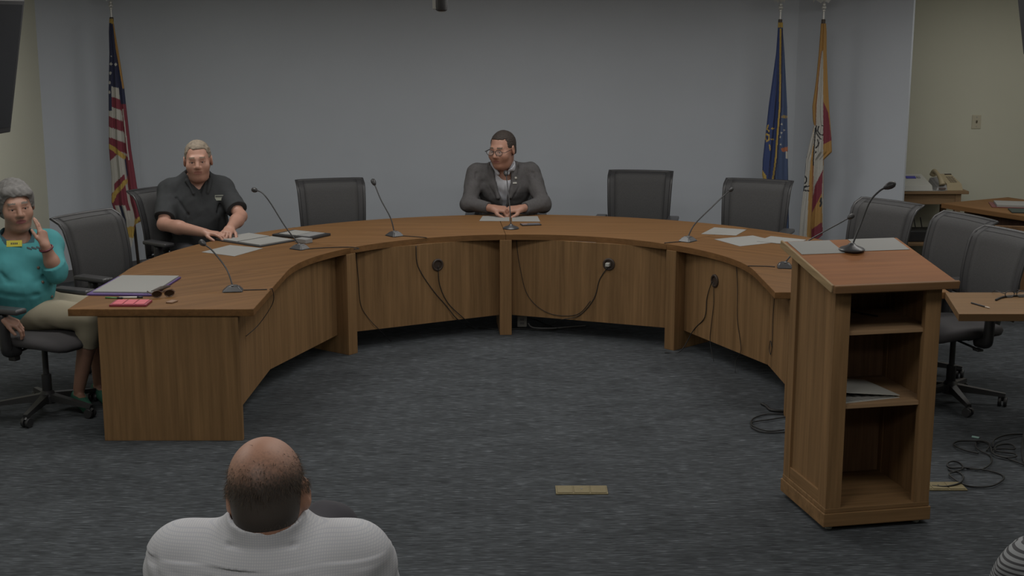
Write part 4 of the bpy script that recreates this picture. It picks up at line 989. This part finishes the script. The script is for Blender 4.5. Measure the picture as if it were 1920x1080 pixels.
# ---- the man in the grey blazer (centre)
def man_blazer():
    hc = (-.078, 10.66, 1.243); O = Vector((-.05, 10.95, 0)); yaw = 180
    H = Frame(hc, 180-30, pitch=-10, sc=1.17)        # face turned to image left
    sk = newskin('skin_blazer_man', (.36, .19, .135))
    shR, elR, wrR = (-.305, 10.78, 1.035), (-.345, 10.60, .815), (-.150, 10.44, .80)
    shL, elL, wrL = (.165, 10.78, 1.035), (.245, 10.60, .815), (.075, 10.44, .80)
    hip = (-.06, 10.98, .58); ch = (-.068, 10.80, .97)
    F = Field((-.52, 10.25, 0), (.42, 11.25, 1.45), .0045)
    head(F, H, fat=.012)
    F.cap(H.p(0, -.03, -.06), (-.07, 10.78, 1.06), .070, .082, .03)
    F.cap(ch, hip, .13, .15, .05); F.cap(shR, shL, .06, .06, .06)
    limbs(F, None, 1.05, shR, elR, wrR, shL, elL, wrL, up=.030, fo=.030)
    hand(F, wrR, (.75, -.25, -.02), (.25, .3, -.95), -1, (62, 66, 70, 72), 1.12, (50, 15))
    hand(F, wrL, (-.75, -.25, -.02), (-.25, .3, -.95), 1, (62, 66, 70, 72), 1.12, (50, 15))
    for s in (-1, 1):
        k = (s*.17-.05, 10.50, .50); F.cap((s*.09-.05, 10.92, .56), k, .075, .06, .03); F.cap(k, (s*.17-.05, 10.55, .10), .055, .04, .03); F.cap((s*.17-.05, 10.57, .07), (s*.17-.05, 10.40, .045), .04, .035, .02)
    me = F.mesh('person', O, facemat(H)); root = obj('person', me, [sk, mat('lips_b', (.25, .11, .09), .5), M_brow], None, True); root.location = O
    tagp(root, 'man in glasses and open grey blazer seated at the centre of the desk', 'person')
    eyes(H, root, O)
    # hair: short, dark, receding at the temples
    F = Field(np.array(hc)-.2, np.array(hc)+.2, .0035)
    haircap(F, H, .0045, .080, .060, -.045)
    F.folds(.0012, 260, 4)
    obj('hair', F.mesh('hair', O), mat('dark_brown_hair', (.035, .026, .022), .8, noise=(90, .5)), root, True)
    # shirt
    F = Field((-.3, 10.45, .6), (.2, 11.1, 1.25), .005)
    F.cap(ch, (-.06, 10.93, .66), .147, .160, .05); F.cap((-.14, 10.79, 1.02), (.0, 10.79, 1.02), .070, .070, .06)
    F.cap((-.07, 10.78, 1.02), H.p(0, -.02, -.125), .092, .086, .03)
    F.cap(H.p(0, .0, -.06), H.p(0, -.02, -.17), .079, .074, .006, 's')
    F.half(H.p(0, 0, -.115), H.R @ Vector((0, .25, 1)), H.p(-.2, -.3, -.2), H.p(.2, .3, .2)) if False else F.half(H.p(0, 0, -.120), tuple(H.R @ Vector((0, .45, 1))))
    F.cap((-.080, 10.61, 1.13), (-.076, 10.66, 1.07), .024, .006, .006, 's'); F.crease([(-.072, 10.65, 1.05), (-.06, 10.66, .72)], .006, .003); [F.cap((-.076+s*.082, 10.70, 1.125), (-.072+s*.040, 10.652, 1.05), .016, .012, .010) for s in (-1, 1)]
    F.folds(.003, 60, 2, (-.3, 10.4, .6), (.2, 11, .98))
    obj('shirt', F.mesh('shirt', O), stripes('striped_shirt', (.48, .49, .52), (.33, .35, .41), 90, 'x', thr=.6), root, True)
    # blazer
    F = Field((-.54, 10.30, .50), (.44, 11.2, 1.25), .0055)
    F.cap(ch, (-.06, 10.95, .60), .165, .19, .05); F.boxr((-.062, 10.80, 1.045), (.262, .085, .072), np.eye(3), .055, .05); F.ell((-.062, 10.81, .93), (.225, .165, .20), None, .05)
    F.cap((-.07, 10.80, 1.04), (-.073, 10.80, 1.115), .125, .092, .035)
    for sh, el, wr_ in ((shR, elR, wrR), (shL, elL, wrL)):
        F.cap((sh[0]*.96, sh[1], sh[2]+.012), el, .072, .062, .04); F.cap(el, lerp(el, wr_, .84), .062, .046, .03, flat=True)
    # open front: a wedge that narrows downward, and the neck hole
    F.cap((-.080, 10.69, 1.16), (-.058, 10.72, .74), .090, .026, .008, 's'); F.cap((-.080, 10.62, 1.14), (-.058, 10.64, .74), .092, .032, .008, 's'); F.cap((-.080, 10.54, 1.12), (-.058, 10.56, .74), .092, .034, .008, 's')
    F.cap((-.072, 10.76, 1.12), (-.072, 10.76, 1.3), .088, .095, .012, 's')
    # lapels: raised rolls along the opening
    for s in (-1, 1):
        F.cap((-.073+s*.108, 10.705, 1.12), (-.062+s*.050, 10.645, .86), .022, .013, .014)
    F.folds(.0035, 30, 9); F.folds(.0012, 70, 19)
    cr = lambda pts, w, dp: F.crease([tuple(ax(px, py, yy)) for px, py, yy in pts], w, dp)
    cr([(922, 303, 10.70), (908, 336, 10.66), (936, 380, 10.65)], .008, .007); cr([(964, 303, 10.70), (982, 334, 10.66), (956, 382, 10.65)], .008, .007)
    cr([(893, 325, 10.70), (888, 352, 10.66), (893, 384, 10.62)], .013, .012); cr([(1000, 325, 10.70), (1004, 352, 10.66), (999, 384, 10.62)], .013, .012)
    cr([(872, 365, 10.62), (900, 388, 10.52)], .012, .006); cr([(1026, 365, 10.62), (998, 388, 10.52)], .012, .006)
    me = F.mesh('blazer', O); jk = obj('blazer', me, mat('charcoal_wool', (.078, .075, .077), .9, noise=(70, .25)), root, True)
    p, n = hit(jk, O, 967, 334); obj('round_pin', ball(B(), p, .011, 12), M_fwhite, root, True)
    p, n = hit(jk, O, 965, 343); obj('name_pin', patchbox(p, n, .016, .006, .004), M_white, root)
    # glasses
    g = bpy.data.objects.new('eyeglasses', None); COL.objects.link(g); g.parent = root
    M = Matrix.Translation(Vector(H.p(0, .104, -.018))-O) @ H.R.to_4x4() @ Matrix.Scale(1.17, 4) @ Matrix.Rotation(R(180), 4, 'Z')
    glasses_parts(g, M, w=.158)
man_blazer()

# ---- the man in the black polo (left)
def man_polo():
    hc = (-2.29, 9.79, 1.247); O = Vector((-2.40, 9.86, 0))
    H = Frame(hc, 180-4+14, pitch=-4, roll=2, sc=1.17)
    sk = newskin('skin_polo_man', (.42, .23, .17))
    T = Frame((-2.33, 9.90, 0), 180+22)     # chest turned toward the middle of the desk
    shR, shL = T.p(.205, -.02, 1.010), T.p(-.190, 0, 1.015)
    elR = (-2.52, 9.62, .80); wrR = (-2.16, 9.33, .785); elL = (-1.98, 9.72, .845); wrL = (-2.00, 9.42, .80)
    hip = T.p(0, -.06, .58); ch = T.p(0, -.01, .94)
    F = Field((-2.85, 9.05, 0), (-1.75, 10.25, 1.45), .0047)
    head(F, H, fat=.008); F.cap(H.p(0, -.03, -.06), T.p(0, -.02, 1.05), .072, .085, .03)
    F.cap(ch, hip, .13, .16, .05); F.cap(shR, shL, .06, .06, .06); F.cap(T.p(0, .02, .98), T.p(0, .0, 1.06), .11, .085, .04)
    limbs(F, None, 1.08, shR, elR, wrR, shL, elL, wrL, fo=.043)
    hand(F, wrR, (.85, -.25, -.03), (0, 0, -1), -1, (18, 20, 24, 28), 1.1, (45, 20))
    hand(F, wrL, (-.05, -.9, -.15), (0, 0, -1), 1, (22, 24, 28, 30), 1.1, (45, 20))
    for s in (-1, 1):
        k = T.p(s*.14, .44, .50); F.cap(T.p(s*.09, .02, .56), k, .08, .062, .03); F.cap(k, T.p(s*.14, .40, .10), .055, .04, .03); F.cap(T.p(s*.14, .38, .07), T.p(s*.15, .54, .045), .04, .035, .02)
    me = F.mesh('person', O, facemat(H)); root = obj('person', me, [sk, mat('lips_p', (.32, .14, .11), .5), mat('fair_brow', (.20, .14, .10), .8)], None, True); root.location = O
    tagp(root, 'grey-haired man in a black polo shirt with a chest patch', 'person'); eyes(H, root, O)
    F = Field(np.array(hc)-.2, np.array(hc)+.2, .0035); q = H.s
    haircap(F, H, .0045, .078, .056)
    F.folds(.0018, 180, 6)
    obj('hair', F.mesh('hair', O), mat('grey_blond_hair', (.20, .165, .125), .8, noise=(60, .5)), root, True)
    F = Field((-2.9, 9.35, .45), (-1.75, 10.3, 1.25), .0055)
    F.cap(ch, T.p(0, .0, .60), .180, .20, .06); F.cap(shR, shL, .072, .072, .08); F.ell(T.p(0, .03, .80), (.20, .19, .2), T.m(), .06)
    for s in (-1, 1): F.cap(T.p(0, -.02, 1.09), T.p(s*.16, -.01, 1.03), .075, .070, .05)
    F.cap(T.p(0, -.01, 1.02), T.p(0, -.005, 1.10), .13, .10, .04)
    for sh, el, w in ((shR, elR, .80), (shL, elL, .78)):
        F.cap(sh, lerp(sh, el, w), .076, .076, .05, flat=True)
    F.cap(T.p(0, .02, 1.05), T.p(0, .05, 1.3), .083, .10, .008, 's'); F.cap(T.p(.0, .105, 1.13), T.p(0, .148, 1.02), .072, .010, .006, 's')
    for s in (-1, 1): F.cap(T.p(s*.080, .085, 1.090), T.p(s*.050, .150, 1.010), .020, .014, .006)
    F.folds(.0045, 26, 12); F.folds(.0015, 70, 13); F.crease([T.p(0, .155, 1.01), T.p(0, .19, .90)], .006, .004)
    for s in (-1, 1): F.crease([T.p(s*.17, .10, .97), T.p(s*.10, .17, .86), T.p(s*.14, .18, .74)], .014, .009)
    pshirt = obj('polo_shirt', F.mesh('polo_shirt', O), mat('black_cotton', (.030, .033, .036), .9, noise=(40, .2)), root, True)
    p, n = hit(pshirt, O, 412, 371); n = (n*.3+Vector((.2, -.9, .15))).normalized(); p = p+n*.004; pt = obj('chest_patch', patchbox(p, n, .034, .020, .004), mat('patch_white', (.34, .36, .30), .8), root)
    obj('patch_lettering', patchbox(p, n, .030, .005, .006, 0, 0, .010), M_black, pt)
    # trousers
    F = Field((-2.9, 9.2, .05), (-1.8, 10.3, .80), .008)
    F.cap(T.p(-.05, 0, .58), T.p(.05, 0, .58), .17, .17, .05)
    for s in (-1, 1):
        k = T.p(s*.14, .44, .50); F.cap(T.p(s*.09, .02, .57), k, .10, .085, .04); F.cap(k, T.p(s*.14, .40, .11), .08, .065, .03, flat=True)
    obj('trousers', F.mesh('trousers', O), mat('dark_trousers', (.03, .03, .035), .9), root, True)
man_polo()

# ---- the woman in teal (far left)
def woman():
    hc = (-2.862, 7.69, 1.205); O = Vector((-2.84, 7.66, 0))
    H = Frame(hc, 180+30, pitch=-6, roll=5, sc=1.15)
    sk = newskin('skin_woman', (.36, .20, .145))
    T = Frame((-2.875, 7.70, 0), 180+30)    # chest looks toward the desk and the camera
    shR, shL = T.p(.175, -.02, .975), T.p(-.180, -.01, .965)
    elL = (-2.625, 7.60, .835); wrL = (-2.655, 7.54, .995)
    elR = (-3.04, 7.42, .71); wrR = (-2.845, 7.32, .625)
    hip = T.p(0, -.05, .58); ch = T.p(0, -.01, .88)
    kL = (-2.45, 7.74, .585); kR = (-2.42, 7.55, .575); aL = (-2.50, 7.86, .11); aR = (-2.555, 7.66, .12)
    F = Field((-3.25, 7.10, 0), (-2.2, 8.0, 1.42), .0045)
    head(F, H, fat=.004, female=True); F.cap(H.p(0, -.03, -.06), T.p(0, -.01, 1.0), .058, .066, .03)
    F.cap(ch, hip, .12, .15, .05); F.cap(shR, shL, .05, .05, .05)
    limbs(F, None, .98, shR, elR, wrR, shL, elL, wrL)
    hand(F, wrL, (-.18, .16, .95), (-.85, .30, -.05), 1, (6, 12, 68, 78), .92, (34, 14))
    hand(F, wrR, (.75, .05, -.35), (-.1, .25, -.95), -1, (25, 30, 34, 38), 1.0, (30, 20))
    for k, a, s in ((kL, aL, 1), (kR, aR, -1)):
        F.cap(T.p(-s*.08, .0, .57), k, .08, .06, .04); F.cap(k, lerp(k, a, .35), .052, .056, .03); F.cap(lerp(k, a, .35), a, .054, .034, .03)
        d = Vector((.55, -.83, 0)).normalized(); F.cap(Vector(a)+Vector((0, 0, -.05))-d*.03, Vector(a)+d*.13+Vector((0, 0, -.075)), .036, .028, .02)
    me = F.mesh('person', O, facemat(H)); root = obj('person', me, [sk, mat('lips_w', (.27, .10, .10), .5), mat('grey_brow', (.16, .13, .11), .8)], None, True); root.location = O
    tagp(root, 'woman with short grey hair in a teal blouse resting her head on her raised hand', 'person'); eyes(H, root, O)
    # hair
    F = Field(np.array(hc)-.2, np.array(hc)+.21, .0037); q = H.s
    F.ell(H.p(0, -.030, .038), [.090*q, .108*q, .096*q], H.m()); F.ell(H.p(0, -.05, -.02), [.084*q, .083*q, .080*q], H.m(), .03)
    F.cap(H.p(.045, .050, .085), H.p(-.055, .058, .070), .024*q, .022*q, .03)
    for s in (-1, 1): F.cap(H.p(s*.068, .030, .06), H.p(s*.079, .005, -.005), .018*q, .013*q, .02)
    F.boxr(H.p(0, .10, -.04), [.060*q, .082*q, .10*q], H.m(), .035*q, .008*q, 's'); F.boxr(H.p(0, .14, -.08), [.11*q, .095*q, .105*q], H.m(), .03*q, .008*q, 's'); F.boxr(H.p(0, .02, -.155), [.13*q, .16*q, .085*q], H.m(), .03, .015, 's')
    F.folds(.0016, 110, 8); F.folds(.0012, 240, 18)
    obj('hair', F.mesh('hair', O), mat('grey_hair', (.17, .165, .16), .85, noise=(45, .55)), root, True)
    # blouse
    F = Field((-3.3, 7.1, .45), (-2.4, 8.05, 1.15), .0055)
    F.cap(ch, T.p(0, .02, .64), .15, .175, .06); F.cap(shR, shL, .078, .078, .07); F.ell(T.p(0, .085, .74), (.19, .15, .15), T.m(), .06)
    for s in (-1, 1): F.ell(T.p(s*.075, .11, .855), (.085, .075, .075), T.m(), .04)
    F.cap(T.p(0, -.01, .95), T.p(0, 0, 1.015), .12, .085, .04)
    F.cap(shR, elR, .075, .066, .05); F.cap(elR, lerp(elR, wrR, .35), .068, .062, .03, flat=True)
    F.cap(shL, elL, .072, .060, .05); F.cap(elL, lerp(elL, wrL, .26), .058, .064, .02, flat=True); F.cap(elL, (-2.62, 7.60, .81), .056, .052, .03)
    F.cap(T.p(0, .01, .98), T.p(0, .035, 1.2), .074, .10, .008, 's'); F.cap(T.p(0, .15, 1.03), T.p(0, .20, .94), .030, .008, .01, 's')
    F.folds(.0045, 22, 31); F.folds(.0012, 60, 32)
    F.crease([T.p(0, .17, 1.0), T.p(0, .24, .85), T.p(0, .26, .66)], .006, .004)
    for s in (-1, 1): F.crease([T.p(s*.15, .10, .92), T.p(s*.10, .20, .80), T.p(s*.02, .25, .79)], .014, .010)
    F.crease([T.p(-.16, .14, .74), T.p(.0, .25, .70), T.p(.15, .18, .73)], .014, .009)
    def bm_(C):
        L = T.loc(C); m = np.zeros(len(C)); r = np.sqrt((L[:, 0]/1.0)**2+((L[:, 1]-.03)/1.0)**2)
        m[(L[:, 2] > .992) & (r < .096)] = 1
        return m
    bl = obj('blouse', F.mesh('blouse', O, bm_), [mat('teal_cotton', (.054, .25, .27), .9, noise=(10, .12)), mat('dark_teal_trim', (.03, .08, .10), .9)], root, True)
    p, n = hit(bl, O, 27, 457); n = (n*.3+Vector((.15, -.9, .25))).normalized(); p = p+n*.004; nt_ = obj('name_tag', patchbox(p, n, .042, .018, .003), mat('yellow_tag', (.50, .45, .05), .7), root)
    for i in range(4): obj('tag_lettering', patchbox(p, n, .003, .005, .0045, 0, -.015+i*.010, 0), M_black, nt_)
    b = B()
    for i in range(11):
        p, n = hit(bl, O, 52+2.9*i, 465-.2*i+1.2*(i % 3)); q_ = patchbox(p, n, .0045, .006, .003); me_ = bpy.data.meshes.new('t'); q_.to_mesh(me_); q_.free(); b.from_mesh(me_); bpy.data.meshes.remove(me_)
    obj('embroidery', b, mat('dark_thread', (.05, .07, .08), .8), root)
    for px, py in ((72, 502), (80, 529), (97, 556), (112, 584)):
        p, n = hit(bl, O, px, py); bt = B(); ball(bt, p, .0095, 10); obj('button', bt, mat('shell_button', (.14, .10, .08), .4), root, True)
    M = Matrix.Translation(Vector(lerp(wrL, elL, .10))-O); dd = (Vector(elL)-Vector(wrL)).to_track_quat('Z', 'Y').to_matrix().to_4x4()
    ring = [M @ dd @ Vector((.036*math.cos(a), .036*math.sin(a), 0)) for a in [2*math.pi*i/20 for i in range(20)]]
    obj('bracelet', tube(B(), ring, .006, 8, closed=True), mat('dark_red_beads', (.10, .02, .03), .4), root, True)
    # trousers
    F = Field((-3.2, 7.2, .25), (-2.2, 8.0, .80), .006)
    F.cap(T.p(-.06, 0, .58), T.p(.06, 0, .58), .155, .155, .05)
    for k, a, s in ((kL, aL, 1), (kR, aR, -1)):
        F.cap(T.p(-s*.08, .0, .59), k, .10, .078, .05); F.cap(k, lerp(k, a, .36), .078, .072, .03, flat=True)
    F.folds(.004, 34, 41)
    obj('trousers', F.mesh('trousers', O), mat('khaki_cotton', (.30, .27, .20), .9), root, True)
    for a in (aL, aR):
        F = Field(np.array(a)-.2, np.array(a)+.22, .0045); d = Vector((.55, -.83, 0)).normalized(); av = Vector(a)
        F.cap(av+Vector((0, 0, -.055))-d*.035, av+d*.135+Vector((0, 0, -.082)), .043, .034, .02); F.half((0, 0, .006), (0, 0, -1))
        F.cap(av+Vector((0, 0, -.01))-d*.0, av+d*.05+Vector((0, 0, -.02)), .040, .026, .01, 's')
        obj('shoe', F.mesh('shoe', O), mat('green_canvas', (.03, .13, .085), .8), root, True)
woman()

# ---- the balding man in the foreground, seen from behind
def man_front():
    hc = (-.580, 3.04, 1.160); O = Vector((-.58, 3.05, 0))
    H = Frame(hc, 0, pitch=-12, roll=-4, sc=1.12)
    sk = newskin('skin_front_man', (.40, .21, .14))
    sk2 = mat('thinning_scalp', (.34, .17, .11), .38, noise=(30, .15))
    shR, shL = (-.385, 3.05, .985), (-.785, 3.05, .985)
    elR, elL = (-.29, 3.10, .70), (-.88, 3.10, .70); wrR, wrL = (-.42, 3.36, .66), (-.74, 3.36, .66)
    F = Field((-1.1, 2.75, 0), (-.1, 4.15, 1.42), .005)
    q = H.s; head(F, H, fat=.008); F.cap(H.p(0, -.035, -.05), (-.583, 3.01, 1.02), .074, .088, .03)
    F.cap((-.585, 3.05, .93), (-.585, 3.05, .60), .13, .16, .05); F.cap(shR, shL, .06, .06, .06)
    limbs(F, None, 1.05, shR, elR, wrR, shL, elL, wrL)
    hand(F, wrR, (-.5, .8, -.1), (0, 0, -1), -1, (20, 24, 28, 30), 1.1); hand(F, wrL, (.5, .8, -.1), (0, 0, -1), 1, (20, 24, 28, 30), 1.1)
    kR = (-.50, 3.60, .56); kL = (-.545, 3.78, .775)
    F.cap((-.50, 3.10, .58), kR, .08, .062, .03); F.cap(kR, (-.48, 3.62, .10), .055, .04, .03); F.cap((-.48, 3.62, .07), (-.47, 3.80, .045), .04, .034, .02)
    F.cap((-.67, 3.10, .60), kL, .08, .062, .03); F.cap(kL, (-.36, 3.84, .42), .055, .04, .03); F.cap((-.36, 3.85, .40), (-.30, 3.98, .42), .04, .034, .02)
    root = obj('person', F.mesh('person', O), [sk], None, True); root.location = O
    tagp(root, 'balding man in a white checked shirt seen from behind at the bottom left', 'person')
    # cropped hair: short strands, dense low on the head and thinning out to a bald crown
    rg = np.random.default_rng(5); N = 12000; dirs = rg.normal(size=(N, 3)); dirs /= np.linalg.norm(dirs, axis=1)[:, None]
    bald = np.array([-.06, -.10, 1.0]); bald /= np.linalg.norm(bald); ang = np.degrees(np.arccos(np.clip(dirs @ bald, -1, 1)))
    dens = np.clip((ang-30)/45, 0.01, 1)**1.3
    dens *= (dirs[:, 1] < .42) & (dirs[:, 2] > -.55) & ~((np.abs(dirs[:, 0]) > .80) & (dirs[:, 2] < .12) & (dirs[:, 1] > -.25))
    dirs = dirs[rg.random(N) < dens]; ang = None
    Rm_ = np.array(H.R); c0 = np.array(H.p(0, -.025, -.01)); W_ = dirs @ Rm_.T; rr = np.full(len(W_), .07)
    def samp(P):
        ix = np.clip(np.rint((P-F.lo)/F.h).astype(int), 0, F.n-1); return F.d[ix[:, 0], ix[:, 1], ix[:, 2]]
    for _ in range(30):
        rr = rr-samp(c0+W_*rr[:, None])*.8
    base_ = c0+W_*rr[:, None]; Hd = -np.array(H.R @ Vector((0, .25, 1)))
    F2 = Field(np.array(hc)-.2, np.array(hc)+.2, .003); haircap(F2, H, .0009, .10, .07, -.085); bw = H.R @ Vector(bald)
    mh = mat('thinning_cropped_hair', (.058, .047, .040), .55); nt = mh.node_tree; bs_ = nt.nodes['Principled BSDF']
    tc_ = nt.nodes.new('ShaderNodeTexCoord'); sb = nt.nodes.new('ShaderNodeVectorMath'); sb.operation = 'SUBTRACT'; sb.inputs[1].default_value = tuple(Vector(H.p(0, -.022, .0))-O)
    nm = nt.nodes.new('ShaderNodeVectorMath'); nm.operation = 'NORMALIZE'; dt = nt.nodes.new('ShaderNodeVectorMath'); dt.operation = 'DOT_PRODUCT'; dt.inputs[1].default_value = tuple(bw)
    nz = nt.nodes.new('ShaderNodeTexNoise'); nz.inputs['Scale'].default_value = 170; nz.inputs['Detail'].default_value = 3
    ml = nt.nodes.new('ShaderNodeMath'); ml.operation = 'MULTIPLY_ADD'; ml.inputs[1].default_value = .55; mr_ = nt.nodes.new('ShaderNodeMapRange'); mr_.interpolation_type = 'SMOOTHSTEP'
    mr_.inputs['From Min'].default_value = .52; mr_.inputs['From Max'].default_value = 1.22
    mx_ = nt.nodes.new('ShaderNodeMix'); mx_.data_type = 'RGBA'; mx_.inputs['A'].default_value = (.058, .047, .040, 1); mx_.inputs['B'].default_value = (.40, .21, .14, 1)
    L_ = nt.links; L_.new(tc_.outputs['Object'], sb.inputs[0]); L_.new(sb.outputs[0], nm.inputs[0]); L_.new(nm.outputs[0], dt.inputs[0]); L_.new(tc_.outputs['Object'], nz.inputs['Vector'])
    L_.new(nz.outputs['Fac'], ml.inputs[0]); L_.new(dt.outputs['Value'], ml.inputs[2]); L_.new(ml.outputs[0], mr_.inputs['Value']); L_.new(mr_.outputs[0], mx_.inputs['Factor']); L_.new(mx_.outputs['Result'], bs_.inputs['Base Color'])
    obj('cropped_hair', F2.mesh('hair', O), mh, root, True)
    b = B()
    for k in range(len(W_)):
        n_ = W_[k]; t_ = Hd-n_*(Hd @ n_)+rg.normal(size=3)*.35; t_ /= np.linalg.norm(t_)+1e-6; sd = np.cross(n_, t_); sd /= np.linalg.norm(sd)+1e-6
        p0 = base_[k]-n_*.001; L_ = .011+.006*rg.random(); p1 = p0+t_*L_+n_*.0032; w_ = .0007
        q4 = [p0-sd*w_, p0+sd*w_, p0+n_*w_*1.4, p1]
        v = [b.verts.new(Vector(x)-O) for x in q4]
        for f_ in ((0, 1, 3), (1, 2, 3), (2, 0, 3)): b.faces.new([v[i_] for i_ in f_])
    obj('hair', b, mat('short_hair_strands', (.085, .062, .046), .85, noise=(40, .4)), root)
    # shirt
    F = Field((-1.1, 2.75, .45), (-.05, 3.5, 1.25), .0045)
    F.cap((-.585, 3.05, .93), (-.585, 3.07, .58), .165, .19, .06); F.cap(shR, shL, .082, .082, .08); F.ell((-.585, 3.02, .90), (.25, .15, .16), None, .08)
    F.cap((-.583, 3.03, 1.0), (-.583, 3.03, 1.07), .13, .098, .05)
    for sh, el, w_ in ((shR, elR, wrR), (shL, elL, wrL)):
        F.cap(sh, el, .088, .070, .06); F.cap(el, lerp(el, w_, .85), .068, .048, .03, flat=True)
    F.folds(.0045, 24, 51, (-1.1, 2.7, .4), (0, 3.6, 1.02)); F.folds(.0022, 60, 52, (-1.1, 2.7, .4), (0, 3.6, 1.0))
    F.crease([(-.583+.104*math.cos(a_), 3.015+.104*math.sin(a_), 1.052+.022*max(0, -math.sin(a_))) for a_ in [2*math.pi*k_/16 for k_ in range(17)]], .006, .005)
    cr = lambda pts, w, dp: F.crease([tuple(ax(px, py, yy)) for px, py, yy in pts], w, dp)
    cr([(372, 1030, 2.90), (430, 1046, 2.885), (505, 1053, 2.88)], .010, .005); cr([(380, 1020, 2.90), (440, 1036, 2.885), (520, 1040, 2.88), (560, 1010, 2.89)], .010, -.005)
    cr([(432, 985, 2.93), (470, 1012, 2.90), (520, 1022, 2.89)], .008, -.004); cr([(566, 985, 2.93), (540, 1020, 2.90), (505, 1065, 2.88)], .009, -.006)
    for x_ in (600, 628, 655): cr([(x_-4, 1005, 2.92), (x_+2, 1050, 2.89), (x_-3, 1090, 2.88)], .008, .006)
    cr([(300, 1000, 2.97), (322, 1040, 2.92), (330, 1085, 2.90)], .010, .004); cr([(282, 1030, 2.98), (296, 1080, 2.95)], .008, .006); cr([(690, 1010, 2.95), (706, 1050, 2.94), (716, 1085, 2.93)], .009, .007)
    F.cap((-.583, 3.02, 1.03), (-.581, 3.005, 1.122), .106, .090, .006, flat=True)
    F.cap((-.583, 3.025, 1.075), (-.583, 3.02, 1.25), .0840, .0880, .003, 's')
    obj('shirt', F.mesh('shirt', O), stripes('checked_shirt', (.56, .56, .58), (.48, .49, .53), 170, 'x', thr=.70, both=True), root, True)
    F = Field((-1.0, 2.85, .05), (-.2, 4.1, .95), .006)
    F.cap((-.65, 3.06, .60), (-.52, 3.06, .60), .155, .155, .05)
    F.cap((-.50, 3.12, .60), kR, .10, .082, .04); F.cap(kR, (-.48, 3.62, .12), .078, .062, .03, flat=True)
    F.cap((-.67, 3.12, .62), kL, .10, .085, .05); F.cap(kL, (-.38, 3.82, .45), .080, .062, .03, flat=True); F.folds(.003, 40, 61)
    obj('trousers', F.mesh('trousers', O), mat('dark_grey_trousers', (.04, .038, .045), .9), root, True)
    for a, b_ in (((-.48, 3.61, .055), (-.47, 3.82, .04)), ((-.365, 3.85, .40), (-.29, 4.0, .42))):
        F = Field(np.minimum(a, b_)-.12, np.maximum(a, b_)+np.array([.12, .12, .12]), .006); F.cap(a, b_, .052, .043, .02)
        if a[2] < .1: F.half((0, 0, .005), (0, 0, -1))
        obj('shoe', F.mesh('shoe', O), M_black, root, True)
man_front()

# ---- shoulder and arm of another listener at the lower right corner
def person_corner():
    O = Vector((1.28, 2.68, 0)); sk = newskin('skin_corner', (.40, .22, .15))
    hc = (1.32, 2.64, 1.38); H = Frame(hc, 5, pitch=-6, sc=1.08)
    shL, shR = (1.125, 2.70, 1.09), (1.50, 2.70, 1.09); elL, elR = (1.03, 2.78, .80), (1.56, 2.78, .80); wL, wR = (1.14, 3.02, .74), (1.44, 3.02, .74)
    F = Field((.9, 2.4, 0), (1.75, 3.5, 1.55), .006); head(F, H)
    F.cap(H.p(0, -.03, -.06), (1.29, 2.67, 1.12), .062, .075, .03); F.cap((1.29, 2.70, 1.0), (1.29, 2.70, .62), .12, .14, .05); F.cap(shR, shL, .055, .055, .05)
    limbs(F, None, 1.0, shR, elR, wR, shL, elL, wL)
    hand(F, wR, (-.4, .8, -.2), (0, 0, -1), -1, q=1.05, curl=(25, 28, 30, 34)); hand(F, wL, (.4, .8, -.2), (0, 0, -1), 1, q=1.05, curl=(25, 28, 30, 34))
    for s in (-1, 1):
        k = (1.29+s*.12, 3.14, .56); F.cap((1.29+s*.09, 2.72, .58), k, .078, .06, .03); F.cap(k, (1.29+s*.12, 3.14, .10), .054, .038, .03); F.cap((1.29+s*.12, 3.14, .07), (1.29+s*.12, 3.32, .045), .04, .034, .02)
    root = obj('person', F.mesh('person', O), [sk], None, True); root.location = O
    tagp(root, 'listener in a striped grey top whose shoulder fills the lower right corner', 'person')
    F = Field((.9, 2.4, .5), (1.75, 3.2, 1.3), .005)
    F.cap((1.29, 2.70, 1.0), (1.29, 2.72, .60), .155, .175, .06); F.cap(shR, shL, .078, .078, .08)
    F.cap((1.29, 2.69, 1.08), (1.29, 2.68, 1.13), .12, .09, .04)
    for a, e, w_ in ((shR, elR, wR), (shL, elL, wL)): F.cap(a, e, .080, .068, .05); F.cap(e, lerp(e, w_, .8), .066, .05, .03, flat=True)
    F.cap((1.29, 2.68, 1.12), (1.29, 2.68, 1.3), .080, .09, .005, 's'); F.folds(.004, 36, 71); F.folds(.0025, 80, 72)
    ms_ = stripes('striped_knit', (.26, .27, .28), (.05, .05, .055), 95, 'z', thr=.58)
    obj('top', F.mesh('top', O), ms_, root, True)
    F = Field((1.0, 2.5, .1), (1.6, 3.4, .85), .008); F.cap((1.22, 2.70, .60), (1.36, 2.70, .60), .15, .15, .05)
    for s in (-1, 1):
        k = (1.29+s*.12, 3.14, .57); F.cap((1.29+s*.09, 2.72, .60), k, .095, .08, .04); F.cap(k, (1.29+s*.12, 3.14, .12), .076, .06, .03, flat=True)
    obj('trousers', F.mesh('trousers', O), mat('dark_blue_trousers', (.03, .035, .05), .9), root, True)
    F = Field(np.array(hc)-.18, np.array(hc)+.2, .005); q = H.s
    F.ell(H.p(0, -.026, .036), [.085*q, .106*q, .095*q], H.m()); F.ell(H.p(0, .10, -.025), [.085*q, .075*q, .096*q], H.m(), .015, 's'); F.boxr(H.p(0, .02, -.12), [.12*q, .13*q, .085*q], H.m(), .03, .015, 's')
    obj('hair', F.mesh('hair', O), mat('brown_hair', (.08, .055, .04), .85), root, True)
person_corner()
